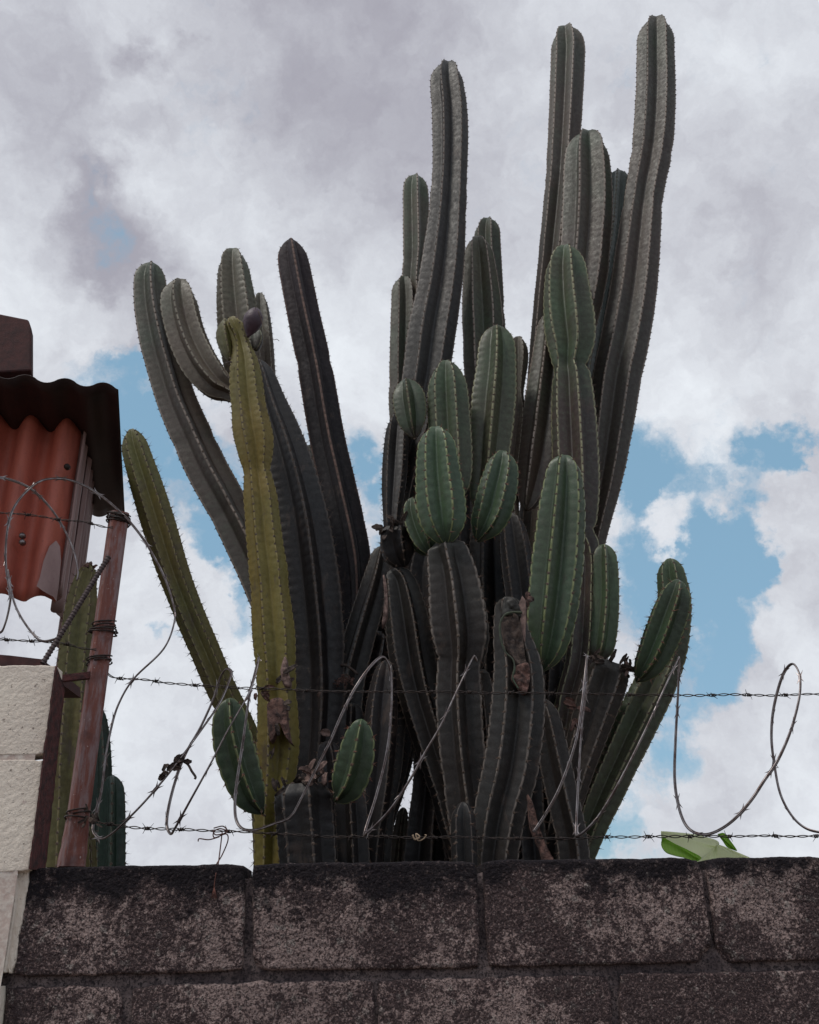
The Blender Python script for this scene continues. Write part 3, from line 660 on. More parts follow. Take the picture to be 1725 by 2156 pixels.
# centre
st([(942, 133, 31), (942, 176, 35), (948, 242, 38), (948, 352, 37), (940, 484, 41), (927, 600, 47), (909, 704, 50), (897, 792, 49), (882, 870, 45), (862, 950, 40), (848, 1020, 36), (840, 1080, 28), (838, 1130, 24), (845, 1250, 30)], 3.15, 3.05, 'brown', 6, -20, sp=.033, spines=.8, v=.55, pw=1.45, crn=.020)
st([(840, 870, 20), (835, 930, 26), (830, 1010, 26), (826, 1070, 20), (824, 1120, 16)], 3.0, 2.9, 'dark', 5, 36, base='round')
st([(876, 370, 23), (876, 418, 27), (878, 528, 29), (874, 600, 27), (878, 700, 26), (885, 820, 24)], 3.5, 3.4, 'grey', 5, 12, sp=.032, age0=.0, spines=.5, v=.55, pw=1.45, crn=.020)
st([(850, 584, 24), (853, 638, 29), (852, 748, 31), (852, 850, 33), (855, 930, 30), (862, 1050, 30)], 3.42, 3.3, 'grey', 6, -25, sp=.032, age0=-.1, spines=.5, v=.55, pw=1.45, crn=.020)
st([(1028, 461, 25), (1026, 506, 28), (1032, 616, 28), (1035, 720, 30), (1035, 860, 30)], 3.55, 3.45, 'grey', 6, 20, sp=.032, age0=-.2, spines=.5, v=.55, pw=1.45, crn=.020)
st([(1005, 500, 27), (1010, 550, 33), (1015, 638, 41), (1018, 704, 43), (1022, 800, 43), (1030, 900, 41), (1036, 1020, 38), (1040, 1180, 36), (1040, 1400, 38)], 3.3, 3.1, 'grey', 6, -27, ground=True, sp=.034, age0=-.1, spines=.6, v=.55, pw=1.45, crn=.020)
st([(1046, 687, 32), (1047, 738, 39), (1045, 790, 43), (1040, 850, 46), (1034, 920, 45), (1027, 990, 40), (1018, 1040, 30), (1010, 1080, 18)], 2.95, 2.9, 'green', 5, 2, base='round', age0=-.7, sp=.033)
st([(1092, 709, 16), (1093, 750, 20), (1092, 795, 15), (1092, 830, 11), (1094, 870, 15), (1088, 930, 18), (1080, 1000, 18), (1075, 1080, 20), (1085, 1160, 32), (1098, 1250, 34), (1108, 1360, 34), (1120, 1500, 34)], 3.1, 2.95, 'pale', 5, 30, ground=True, age0=.6, spines=.5)
st([(940, 760, 34), (942, 810, 41), (945, 870, 45), (949, 940, 46), (952, 1000, 42), (955, 1060, 28)], 2.84, 2.84, 'green', 6, 22, base='round', age0=-.6, sp=.033)
st([(855, 799, 26), (860, 834, 34), (865, 870, 34), (869, 900, 26), (874, 924, 12)], 2.88, 2.85, 'green', 5, -5, base='round', age0=-.7, sp=.026)
st([(918, 900, 35), (920, 945, 42), (923, 1000, 49), (929, 1060, 53), (934, 1105, 48), (938, 1135, 36), (940, 1150, 22)], 2.62, 2.62, 'fresh', 6, 27, base='round', age0=-.8, sp=.028, crn=.055, young_sp=True, label='plump fresh green bud stem')
st([(1060, 950, 27), (1057, 985, 35), (1048, 1030, 42), (1037, 1075, 42), (1022, 1110, 34), (1004, 1140, 18)], 2.68, 2.68, 'fresh', 6, 25, base='round', age0=-.7, sp=.026, crn=.055, young_sp=True)
st([(868, 1048, 15), (872, 1080, 22), (883, 1115, 27), (896, 1145, 24), (908, 1170, 12)], 2.74, 2.72, 'fresh', 5, 20, base='round', age0=-.5, sp=.024, crn=.06)
st([(940, 1146, 34), (944, 1165, 44), (956, 1220, 54), (964, 1280, 60), (970, 1340, 60), (970, 1385, 50), (968, 1405, 46), (968, 1464, 50), (972, 1540, 50), (982, 1640, 50), (1000, 1760, 50), (1008, 1830, 50)], 2.66, 2.72, 'brown', 6, -4, ground=True, tip='flat', sp=.034, age0=.5)
st([(1006, 1412, 22), (1010, 1450, 28), (1018, 1520, 30), (1025, 1620, 30)], 2.72, 2.74, 'brown', 5, 15, tip='flat', age0=.5)
st([(1070, 1262, 24), (1072, 1282, 30), (1078, 1340, 40), (1090, 1400, 50), (1092, 1464, 55), (1086, 1544, 58), (1074, 1624, 58), (1054, 1704, 54), (1040, 1790, 52), (1036, 1850, 52)], 2.46, 2.50, 'brown', 6, 30, ground=True, tip='flat', sp=.032, age0=.5, label='front stem with a dead brown wound near its broken top')
st([(1187, 959, 32), (1188, 1002, 39), (1184, 1074, 49), (1176, 1170, 54), (1166, 1266, 53), (1156, 1338, 46), (1147, 1386, 33), (1140, 1415, 16)], 2.52, 2.56, 'fresh', 6, -15, base='round', age0=-.75, sp=.032, crn=.04, label='largest fresh green side stem')
st([(1272, 1146, 18), (1275, 1184, 25), (1276, 1264, 28), (1269, 1344, 29), (1262, 1380, 24), (1258, 1395, 12)], 2.85, 2.85, 'green', 5, 5, base='round', age0=-.6, sp=.028)
st([(1286, 1400, 44), (1275, 1436, 46), (1260, 1480, 45), (1237, 1550, 40), (1208, 1640, 36), (1180, 1740, 34), (1165, 1830, 34)], 2.75, 2.8, 'brown', 5, 30, ground=True, tip='flat', age0=.6, spines=1.2)
st([(1430, 1221, 23), (1423, 1255, 33), (1410, 1295, 38), (1392, 1345, 39), (1372, 1390, 34), (1353, 1420, 24), (1340, 1436, 12)], 2.60, 2.66, 'fresh', 6, 10, base='round', age0=-.5, sp=.026, spines=1.3, young_sp=True)
st([(1410, 1176, 22), (1413, 1210, 28), (1420, 1260, 33), (1418, 1310, 35), (1404, 1380, 38), (1375, 1450, 42), (1345, 1510, 43), (1312, 1580, 42), (1280, 1650, 40), (1250, 1720, 36), (1225, 1795, 30), (1205, 1860, 28)], 2.82, 2.86, 'green', 6, 15, ground=True, agek=.5, age0=-.5, sp=.03)
st([(1140, 1470, 20), (1152, 1520, 30), (1168, 1600, 33), (1185, 1680, 34), (1203, 1760, 33), (1212, 1830, 33)], 2.66, 2.7, 'brown', 5, 20, ground=True, age0=.6)
st([(976, 1688, 18), (976, 1730, 26), (978, 1790, 28), (980, 1850, 28)], 2.40, 2.42, 'dark', 5, 36, ground=True, sp=.03)
st([(826, 1202, 20), (842, 1230, 36), (856, 1300, 47), (868, 1380, 50), (885, 1460, 48), (915, 1560, 46), (950, 1670, 46), (985, 1790, 46)], 2.76, 2.8, 'brown', 6, 20, ground=True, tip='flat', age0=.6)
st([(836, 1112, 30), (836, 1140, 36), (842, 1170, 32), (852, 1198, 16)], 2.74, 2.76, 'dark', 5, 20, tip='flat', base='round', age0=.8)
st([(806, 1150, 18), (792, 1220, 28), (772, 1290, 32), (752, 1360, 33), (735, 1430, 34), (720, 1540, 36)], 2.98, 2.95, 'brown', 5, 60, age0=.6, ground=True)
st([(800, 1330, 30), (785, 1400, 40), (770, 1480, 40), (760, 1600, 40)], 3.05, 3.0, 'dark', 5, 20, age0=.8, ground=True)
# left
st([(319, 554, 26), (317, 594, 32), (322, 650, 36), (336, 720, 40), (352, 780, 40), (374, 850, 41), (404, 920, 43), (436, 990, 44), (474, 1060, 44), (515, 1140, 44), (560, 1240, 44), (600, 1360, 44), (630, 1500, 44)], 3.05, 2.9, 'grey', 5, 9, ground=True, sp=.032, spines=.7, age0=.05, v=.55, pw=1.45, crn=.020)
st([(378, 589, 30), (377, 630, 38), (386, 680, 41), (403, 730, 42), (427, 775, 42), (455, 807, 37), (482, 822, 26), (508, 836, 20), (530, 850, 16)], 2.93, 2.88, 'pale', 6, -20, base='round', sp=.03, spines=.8, age0=.3, v=.55, pw=1.45, crn=.020)
st([(492, 525, 26), (492, 558, 32), (496, 610, 39), (502, 670, 43), (508, 740, 40), (515, 800, 32), (525, 870, 26)], 3.0, 2.95, 'pale', 5, 28, sp=.032, crn=.05, spines=.8, age0=-.2)
st([(547, 617, 12), (549, 660, 20), (554, 720, 22), (560, 800, 22), (570, 900, 24)], 3.2, 3.1, 'pale', 5, 36, sp=.03, spines=.7, age0=.5)
st([(545, 758, 16), (556, 800, 26), (574, 860, 34), (598, 930, 42), (618, 1000, 47), (636, 1080, 52), (650, 1170, 56), (660, 1260, 58), (668, 1350, 57), (672, 1450, 54), (668, 1560, 48), (655, 1680, 44), (640, 1800, 44)], 2.85, 2.8, 'dark', 5, 8, ground=True, age0=.6, spines=1.2, sp=.03)
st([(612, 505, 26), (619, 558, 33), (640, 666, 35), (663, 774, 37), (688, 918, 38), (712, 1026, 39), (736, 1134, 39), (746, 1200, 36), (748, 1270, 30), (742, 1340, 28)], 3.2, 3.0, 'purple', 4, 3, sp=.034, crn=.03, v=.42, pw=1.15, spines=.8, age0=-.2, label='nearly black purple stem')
st([(650, 938, 12), (660, 990, 20), (680, 1080, 26), (700, 1180, 28), (718, 1270, 24), (725, 1330, 20)], 3.35, 3.1, 'pale', 5, 20, age0=.3, spines=.8)
# trunks between and behind, mostly with the clump's shade in their colour
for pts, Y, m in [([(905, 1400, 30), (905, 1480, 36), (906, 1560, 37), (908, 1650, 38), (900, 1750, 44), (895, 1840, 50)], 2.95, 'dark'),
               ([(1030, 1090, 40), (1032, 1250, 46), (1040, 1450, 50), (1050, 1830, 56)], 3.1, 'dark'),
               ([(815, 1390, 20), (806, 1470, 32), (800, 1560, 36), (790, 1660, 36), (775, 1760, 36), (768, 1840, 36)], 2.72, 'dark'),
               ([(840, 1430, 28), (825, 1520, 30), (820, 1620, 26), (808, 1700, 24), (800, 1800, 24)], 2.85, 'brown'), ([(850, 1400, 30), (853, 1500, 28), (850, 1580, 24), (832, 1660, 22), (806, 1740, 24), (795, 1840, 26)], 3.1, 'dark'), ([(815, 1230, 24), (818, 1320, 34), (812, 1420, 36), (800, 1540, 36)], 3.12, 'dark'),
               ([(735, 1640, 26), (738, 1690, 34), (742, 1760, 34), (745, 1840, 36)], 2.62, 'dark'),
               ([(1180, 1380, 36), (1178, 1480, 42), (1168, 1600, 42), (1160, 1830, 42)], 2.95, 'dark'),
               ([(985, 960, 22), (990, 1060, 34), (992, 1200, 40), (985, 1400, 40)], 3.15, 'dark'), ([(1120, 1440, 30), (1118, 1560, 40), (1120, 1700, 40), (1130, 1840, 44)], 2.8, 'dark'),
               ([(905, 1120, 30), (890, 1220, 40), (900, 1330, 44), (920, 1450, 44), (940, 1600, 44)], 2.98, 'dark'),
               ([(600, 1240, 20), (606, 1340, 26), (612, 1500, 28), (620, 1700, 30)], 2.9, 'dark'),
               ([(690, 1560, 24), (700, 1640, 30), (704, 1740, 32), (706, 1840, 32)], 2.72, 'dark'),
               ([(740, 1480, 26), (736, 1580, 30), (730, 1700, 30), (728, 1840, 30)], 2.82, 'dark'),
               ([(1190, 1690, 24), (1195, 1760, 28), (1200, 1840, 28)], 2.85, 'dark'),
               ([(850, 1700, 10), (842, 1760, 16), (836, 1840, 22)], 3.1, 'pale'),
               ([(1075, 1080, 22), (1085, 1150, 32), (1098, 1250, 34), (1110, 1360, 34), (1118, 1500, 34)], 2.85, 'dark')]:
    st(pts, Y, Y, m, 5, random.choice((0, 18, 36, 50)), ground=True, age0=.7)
st([(640, 1652, 58), (640, 1690, 62), (646, 1760, 62), (652, 1850, 62)], 2.48, 2.5, 'dark', 7, 10, ground=True, tip='flat', age0=.8, v=.75)
st([(482, 1470, 26), (483, 1515, 36), (492, 1569, 42), (508, 1625, 41), (527, 1675, 34), (545, 1702, 22), (556, 1714, 12)], 2.38, 2.44, 'fresh', 5, 5, base='round', age0=-.8, sp=.032, crn=.075, v=.44, pw=1.6, young_sp=True, label='small bright green side stem left of the yellow cactus')
st([(762, 1514, 24), (757, 1551, 32), (748, 1600, 40), (735, 1645, 38), (720, 1672, 30), (704, 1688, 14)], 2.38, 2.42, 'fresh', 5, -9, base='round', age0=-.8, sp=.032, crn=.075, v=.46, pw=1.6, young_sp=True, label='small bright green side stem on the dried stump')
# dried and dead tissue
ragged(main, 625, 1656, 2.44, 44, 14, 26, 'char', seed=3, tilt=-.1); ragged(main, 668, 1632, 2.42, 28, 22, 16, 'flake', seed=4, tilt=-.5)
ragged(main, 1284, 1396, 2.70, 40, 6, 20, 'char', seed=5, tilt=.3); ragged(main, 1300, 1408, 2.69, 30, 5, 6, 'flake', seed=6, tilt=.3)
ragged(main, 826, 1112, 2.70, 24, 12, 16, 'char', seed=8, tilt=-.4); ragged(main, 725, 1436, 2.75, 16, 10, 40, 'scab', seed=9, flake=(5, 12))
ragged(main, 1108, 1262, 2.44, 4, 4, 4, 'scab', seed=10, flake=(14, 30))
wy = lambda x, y: 2.385
patch(main, [(1056, 1300), (1072, 1292), (1090, 1296), (1100, 1330), (1106, 1380), (1112, 1410), (1104, 1412), (1082, 1385), (1062, 1345)], 2.395, 'char', 'dead_tissue', lip=True, dep=.002)
solid('torn_shard', [P(x, y, 2.40) for x, y in [(1084, 1296), (1094, 1268), (1100, 1254), (1106, 1262), (1107, 1300), (1104, 1350), (1099, 1330), (1095, 1300)]], (.004, .012, 0), M_['flake'], main, rootloc=main.location)
patch(main, [(1096, 1398), (1112, 1396), (1117, 1420), (1112, 1452), (1102, 1458), (1088, 1440), (1078, 1424), (1084, 1405)], 2.392, 'scab', 'dead_tissue', dep=.001)
a = Acc(); lip = catmull([P(x, y, 2.385) for x, y in [(1100, 1290), (1080, 1289), (1062, 1296), (1053, 1316), (1055, 1345), (1064, 1372), (1080, 1388), (1084, 1408), (1080, 1428), (1092, 1450)]], 8); a.tube(lip, [.0022+.0035*abs(mn.noise(Vector(p)*30)) for p in lip], 8, flat=.5)
link('wound_lip', a.build('wound_lip', offset=main.location), M_['grey'], main)
patch(main, [(1062, 1256), (1080, 1258), (1094, 1276), (1098, 1300), (1086, 1296), (1066, 1300), (1056, 1296)], 2.40, 'brown', 'dead_tissue')
patch(main, [(1112, 1672), (1122, 1690), (1132, 1730), (1150, 1780), (1172, 1825), (1150, 1825), (1138, 1790), (1118, 1740)], 2.40, 'scab', 'peeling_bark')
patch(main, [(806, 1212), (812, 1240), (810, 1290), (804, 1316), (810, 1312), (817, 1290), (816, 1240), (810, 1212)], 2.66, 'flake', 'dead_tissue')
ragged(main, 697, 1545, 2.70, 10, 6, 1, 'flake', seed=11, flake=(18, 24)); ragged(main, 670, 1466, 2.70, 5, 4, 1, 'flake', seed=12, flake=(8, 16))
ragged(main, 1210, 1500, 2.66, 6, 40, 8, 'scab', seed=13, flake=(14, 34))

# yellow cactus
yel = thing('yellow_cactus', 'yellowing scarred cactus stem with a purple fruit at its tip, left of the clump', 'cactus', (P(575, 1800, 2.6)[0], 2.6, 0))
def sy(*a, **k): return make_stem(yel, *a, **k)
sy([(486, 668, 17), (492, 684, 22), (502, 704, 19), (509, 728, 19), (514, 755, 27), (517, 785, 33), (521, 830, 36), (529, 890, 40), (536, 930, 40), (539, 965, 35), (541, 990, 29), (544, 1010, 31), (550, 1060, 36), (557, 1134, 38), (565, 1200, 41), (572, 1280, 43), (578, 1353, 44), (582, 1430, 43), (583, 1461, 40), (585, 1500, 43), (586, 1570, 44), (581, 1650, 42), (575, 1740, 40), (573, 1850, 38)], 2.60, 2.60, 'yellow', 6, 32, ground=True, age0=.4, sp=.030, v=.6, spines=.7, crn=.05, wob=.03)
sy([(474, 672, 12), (473, 700, 18), (478, 730, 15), (486, 760, 6)], 2.62, 2.6, 'olive', 3, 0, base='round', spines=.6, v=.7)
sy([(536, 690, 8), (541, 715, 13), (537, 738, 6)], 2.64, 2.62, 'green', 3, 30, base='round', spines=0, v=.7)
# fruit
fa = P(540, 652, 2.55); fb = P(522, 710, 2.56); ax = fb-fa; fl = np.linalg.norm(ax)
pts_ = np.array([fa+ax*t for t in np.linspace(0, 1, 24)]); rad_ = np.array([max(.12, math.sin(math.pi*min(1, .10+.88*t)**.85)) for t in np.linspace(0, 1, 24)])*fl*.30
V, Fq = tube(pts_, rad_, 20)
V = np.array([v+np.array([1, 1, 1])*.0012*mn.noise(Vector(v)*140) for v in V]); n_ = len(V)
fr = link('fruit', nmesh('fruit', np.vstack([V, pts_[:1], pts_[-1:]]), Fq.tolist()+[[n_, (j+1) % 20, j] for j in range(20)]+[[n_+1, n_-20+j, n_-20+(j+1) % 20] for j in range(20)], True, offset=yel.location), M_['fruit'], yel, label='purple oval fruit')
a = Acc(); a.tube(catmull([P(x, y, 2.53) for x, y in [(540, 655), (538, 648), (540, 645)]], 4), .001, 4); a.tube(catmull([P(x, y, 2.53) for x, y in [(544, 655), (552, 678), (556, 693), (568, 704), (576, 715), (583, 714), (588, 718)]], 6), .0010, 5)
link('flower_thread', a.build('flower_thread', offset=yel.location), M_['thread'], yel)
for sgn in (0, 1):
    pass
patch(yel, [(590, 1412), (598, 1384), (604, 1388), (606, 1412), (612, 1434), (608, 1446), (596, 1440)], 2.515, 'flake', 'dead_tissue', dep=.008)
patch(yel, [(562, 1484), (572, 1472), (592, 1470), (604, 1488), (606, 1520), (612, 1556), (618, 1568), (604, 1556), (590, 1524), (578, 1520), (580, 1546), (570, 1562), (564, 1530)], 2.515, 'scab', 'dead_tissue', dep=.006)
ragged(yel, 588, 1500, 2.50, 12, 26, 4, 'char', seed=22, flake=(12, 28)); ragged(yel, 600, 1420, 2.50, 5, 22, 3, 'char', seed=23, flake=(16, 40))
ragged(yel, 545, 1452, 2.50, 14, 8, 6, 'scab', seed=24, flake=(10, 26)); ragged(yel, 568, 1596, 2.52, 4, 4, 1, 'char', seed=25, flake=(16, 30))
ragged(yel, 486, 766, 2.58, 5, 5, 4, 'char', seed=26, flake=(6, 12))

lean = thing('leaning_cactus', 'slender yellow-green cactus leaning up to the left against blue sky', 'cactus', (P(560, 1700, 2.66)[0], 2.66, 0))
make_stem(lean, [(277, 904, 22), (285, 945, 28), (308, 1020, 33), (336, 1110, 35), (364, 1200, 33), (398, 1290, 31), (432, 1370, 31), (466, 1450, 31), (505, 1530, 31), (540, 1610, 31), (560, 1700, 31), (565, 1800, 31)], 2.72, 2.72, 'olive', 6, 29, ground=True, sp=.028, age0=.2, spines=1.3, v=.55, crn=.05)

lcx = P(148, 1800, 2.45)
olv = thing('olive_cactus', 'olive green cactus with broken tip behind the rusty post', 'cactus', (lcx[0], 2.45, 0))
make_stem(olv, [(188, 1184, 12), (184, 1205, 20), (176, 1240, 27), (170, 1290, 33), (162, 1360, 34), (154, 1470, 35), (147, 1600, 38), (143, 1780, 42), (142, 1850, 42)], 2.45, 2.45, 'olive', 6, 30, ground=True, sp=.03, age0=.5, v=.6, crn=.07, wob=.03)
ragged(olv, 190, 1190, 2.42, 7, 8, 5, 'scab', seed=30, flake=(6, 14))
dg = thing('low_dark_cactus', 'short dark green cactus with rounded stems low between post and sky', 'cactus', (P(235, 1800, 2.7)[0], 2.7, 0))
make_stem(dg, [(236, 1633, 18), (237, 1670, 25), (236, 1730, 28), (235, 1800, 29), (235, 1850, 29)], 2.65, 2.65, 'deep', 5, 0, ground=True, age0=0)
make_stem(dg, [(203, 1488, 14), (209, 1540, 20), (212, 1620, 23), (211, 1720, 26), (208, 1840, 28)], 2.8, 2.8, 'deep', 5, 20, ground=True, age0=.5)
make_stem(dg, [(186, 1740, 10), (188, 1790, 14), (188, 1850, 16)], 2.5, 2.5, 'olive', 5, 20, ground=True, age0=.5)

# ------------------------------------------------------------------ banana plant behind the wall
bp = thing('banana_plant', 'pale green broad leaf tips of a plant behind the wall at right', 'plant', (P(1480, 1830, 3.3)[0], 3.3, 0))
def leaf(poly, rib, Y, m, tiltv):                                # leaf blade with midrib fold and thickness
    me_poly = [np.array(P(x, y, Y+tiltv*((x-rib[0][0])*(rib[1][1]-rib[0][1])-(y-rib[0][1])*(rib[1][0]-rib[0][0]))/60000.)) for x, y in poly]
    n = len(me_poly); r = [P(x, y, Y-.01) for x, y in rib]; k = 14; V = []; pc = catmull(np.vstack([me_poly, me_poly[:1]]), 5)[:-1]; n = len(pc)
    rl = np.array([r[0]*(1-t)+r[1]*t for t in np.linspace(0, 1, 30)])
    rings = 6
    for s_ in (0, 1):
        for q in range(rings):
            t = q/(rings-1)
            for p in pc:
                c_ = rl[np.argmin(((rl-p)**2).sum(1))]; x = p*(1-t)+c_*t; V.append(x+np.array([0, .012*math.sin(3.1*t)+.002*s_+.004*mn.noise(Vector(x)*20), 0]))
    Fq = []
    for s_ in (0, 1):
        b = s_*rings*n
        for f in grid_faces(rings, n).tolist(): Fq.append([b+i for i in (f if s_ == 0 else f[::-1])])
    for i in range(n): Fq.append([i, rings*n+i, rings*n+(i+1) % n, (i+1) % n])
    link('leaf', nmesh('leaf', V, Fq, True, offset=bp.location), M_[m], bp)
leaf([(1393, 1750), (1420, 1752), (1470, 1758), (1510, 1770), (1512, 1784), (1490, 1800), (1466, 1816), (1440, 1806), (1410, 1796), (1396, 1778)], [(1396, 1754), (1506, 1782)], 3.3, 'leafpale', 1.0)
leaf([(1396, 1762), (1393, 1780), (1402, 1795), (1420, 1802), (1445, 1808), (1464, 1816), (1478, 1806), (1450, 1790), (1420, 1776)], [(1398, 1766), (1472, 1808)], 3.2, 'leaf', 1.0)
leaf([(1512, 1778), (1530, 1784), (1556, 1796), (1590, 1812), (1620, 1840), (1560, 1870), (1480, 1860), (1462, 1826), (1480, 1806)], [(1512, 1780), (1500, 1860)], 3.05, 'leafpale', 1.0)
leaf([(1512, 1756), (1524, 1754), (1534, 1764), (1552, 1790), (1546, 1790), (1532, 1784), (1522, 1770)], [(1516, 1758), (1548, 1788)], 3.35, 'leaf', 1.0)
a = Acc(); q1 = P(1500, 1840, 3.25); a.tube(catmull([q1, q1+np.array([.02, .03, -.5]), q1+np.array([.0, .05, -q1[2]])], 8), .03, 10); link('leaf_stalk', a.build('leaf_stalk', offset=bp.location), M_['leaf'], bp)

# ------------------------------------------------------------------ post, brace, rebar
pt_, pb_ = P(251, 1083, 2.0), P(149, 1826, 2.0); pb_[0] = P(150, 1826, 2.0)[0]
post = thing('rusty_fence_post', 'rusty square steel fence post with peeling paint leaning beside the cream pillar', 'post', tuple(pb_))
a = Acc(); hw = .0185; rot = math.radians(28); sec = []
for k in range(4):
    for d in (-.16, .16):
        an = rot+k*math.pi/2+math.pi/4+d; sec.append((math.cos(an)*hw*1.38, math.sin(an)*hw*1.38))
V = []
nz = 60; ns = 8
for j in range(nz):
    t = j/(nz-1); p = pb_*(1-t)+pt_*t
    w = 1+.25*max(0, 1-t/.14)*(1+.6*mn.noise(Vector((0, 0, t*60))))
    for x, y in sec: V.append(p+np.array([x*w, y*w, 0])+ (np.array([mn.noise(Vector((x*900, y*900, t*70))), 0, 0])*.004*max(0, 1-t/.14)))
Fq = grid_faces(nz, ns).tolist()+[list(range((nz-1)*ns, nz*ns))]
link('tube', nmesh('tube', V, Fq, False, offset=pb_), M_['post'], post)
def tie(x, y, turns, spread, rmul=1.0, seed=0):
    t0 = (1826-y)/(1826-1083); c = pb_*(1-t0)+pt_*t0; rs = random.Random(seed); L = []
    N = turns*20
    ph = rs.random()*6
    for i in range(N+1):
        an = i/20*2*math.pi; rr = hw*1.42*rmul*(1+.10*math.sin(an*2.3+ph)); L.append(c+np.array([math.cos(an)*rr, math.sin(an)*rr, spread*(i/N-.5)+.35*rr*math.sin(an+ph)*.4]))
    a = Acc(); a.tube(L, .0018, 5); link('tie_wire', a.build('tie_wire', offset=pb_), M_['wire'], post)
for k, (y, tn, sp_) in enumerate([(1096, 8, .022), (1348, 3, .022), (1358, 2, .012), (1422, 3, .014), (1728, 2, .014), (1740, 1, .006)]): tie(0, y, tn, sp_, (.98, 1.0, 1.12, .98, 1.0, 1.05)[k], k)
o = ragged(post, 192, 1722, 1.96, 12, 16, 14, 'char', 'mud_clot', flake=(8, 20), seed=40)
o = solid('flat_bar', [P(128, 1421, 1.93), P(222, 1410, 2.0), P(222, 1424, 2.0), P(130, 1434, 1.93)], (0, .012, 0), M_['darkrust'], label='short rusty flat bar bracing the post to the pillar', category='metal bar')
ra, rb_ = P(229, 1172, 1.97), P(90, 1397, 1.90); L = np.array([ra+(rb_-ra)*t for t in np.linspace(0, 1, 260)]); 
V, Fq = tube(L, [.0052+.0013*(math.sin(i*.9) > .2) for i in range(260)], 8)
o = link('rebar', nmesh('rebar', V, Fq, True, offset=ra), M_['rebar'], label='ribbed steel rebar rod slanting from the post to the cream pillar', category='rebar'); o.location = ra

# ------------------------------------------------------------------ barbed wire
def make_barb():
    a = Acc()
    for k in range(2):
        L = []
        for i in range(25):
            an = i/12*2*math.pi+k*2.0; L.append((-.004+.008*i/24+k*.003, .0032*math.cos(an), .0032*math.sin(an)))
        s = np.array(L[0]); e = np.array(L[-1]); ds = norm(np.array([-.35, math.cos(k*2.0+1.6), math.sin(k*2.0+1.6)])); de = norm(np.array([.45, math.cos(k*2.0-1.9), math.sin(k*2.0-1.9)]))
        L = [tuple(s+ds*.013)]+L+[tuple(e+de*.013)]
        a.tube(np.array(L), [.0004]+[.0010]*25+[.0004], 4)
    me = a.build('barb'); me.materials.append(M_['wire']); return me
BARB = make_barb()
def barbed(label, pts, Y, spacing=.09, seed=0, loose=.0, name='barbed_wire', r=.0011, gap=.0017):
    rs = random.Random(seed)
    pts3 = [P(x, y, Y if not callable(Y) else Y(x)) for x, y in pts]; L, s = resample(catmull(pts3, 10), .0035)
    root = thing(name, label, 'barbed wire', tuple(L[0]), 'barbed wire strands of the fence'); root_l = L[0]
    jit = np.array([[0, mn.noise(Vector((x*14, seed, 0))), mn.noise(Vector((x*11, 5, seed)))] for x in s])*.0025; L = L+jit
    T = norm(np.gradient(L, axis=0)); 
    for k in range(2):
        an = s/.028*math.pi+k*math.pi+.6*np.sin(s*9)
        gp = gap*(1+loose*np.sin(s*6+seed)**2)
        Q = L+np.stack([np.zeros_like(s), np.cos(an)*gp, np.sin(an)*gp], 1)
        a = Acc(); a.tube(Q, r, 5); link('strand', a.build('strand', offset=root_l), M_['wire'], root)
    x = spacing*rs.uniform(.3, .8)
    while x < s[-1]:
        i = int(np.searchsorted(s, x)); i = min(i, len(s)-1); b = bpy.data.objects.new('barb', BARB); C.objects.link(b); b.parent = root
        b.location = Vector(L[i]-root_l); q = Vector(T[i]).to_track_quat('X', 'Z'); b.rotation_mode = 'QUATERNION'
        b.rotation_quaternion = q @ Vector((1, 0, 0)).to_track_quat('X', 'Z') @ __import__('mathutils').Quaternion((1, 0, 0), rs.uniform(0, 6.28)); b.scale = (1, 1, 1)
        x += spacing*rs.uniform(.8, 1.2)
    return root
barbed('black barbed wire crossing in front of the shed to the top of the post', [(-40, 1077), (0, 1079), (53, 1084), (130, 1094), (176, 1098), (218, 1109), (238, 1110)], 1.97, .075, 1)
barbed('black barbed wire below the shed running to the middle of the post', [(-40, 1345), (0, 1346), (130, 1355), (169, 1364), (203, 1368)], 1.97, .07, 2)
barbed('upper of the two long black barbed wires right of the post', [(222, 1413), (243, 1427), (314, 1432), (353, 1438), (431, 1444), (549, 1450), (702, 1456), (911, 1457), (1148, 1460), (1420, 1464), (1725, 1463), (1990, 1466)], lambda x: 1.99+.06*x/1725, .085, 3, .4)
barbed('lower long black barbed wire just above the wall top', [(190, 1731), (274, 1742), (372, 1746), (549, 1754), (702, 1762), (882, 1763), (1216, 1766), (1311, 1762), (1724, 1761), (1990, 1760)], lambda x: 1.99+.06*x/1725, .085, 4, .4)

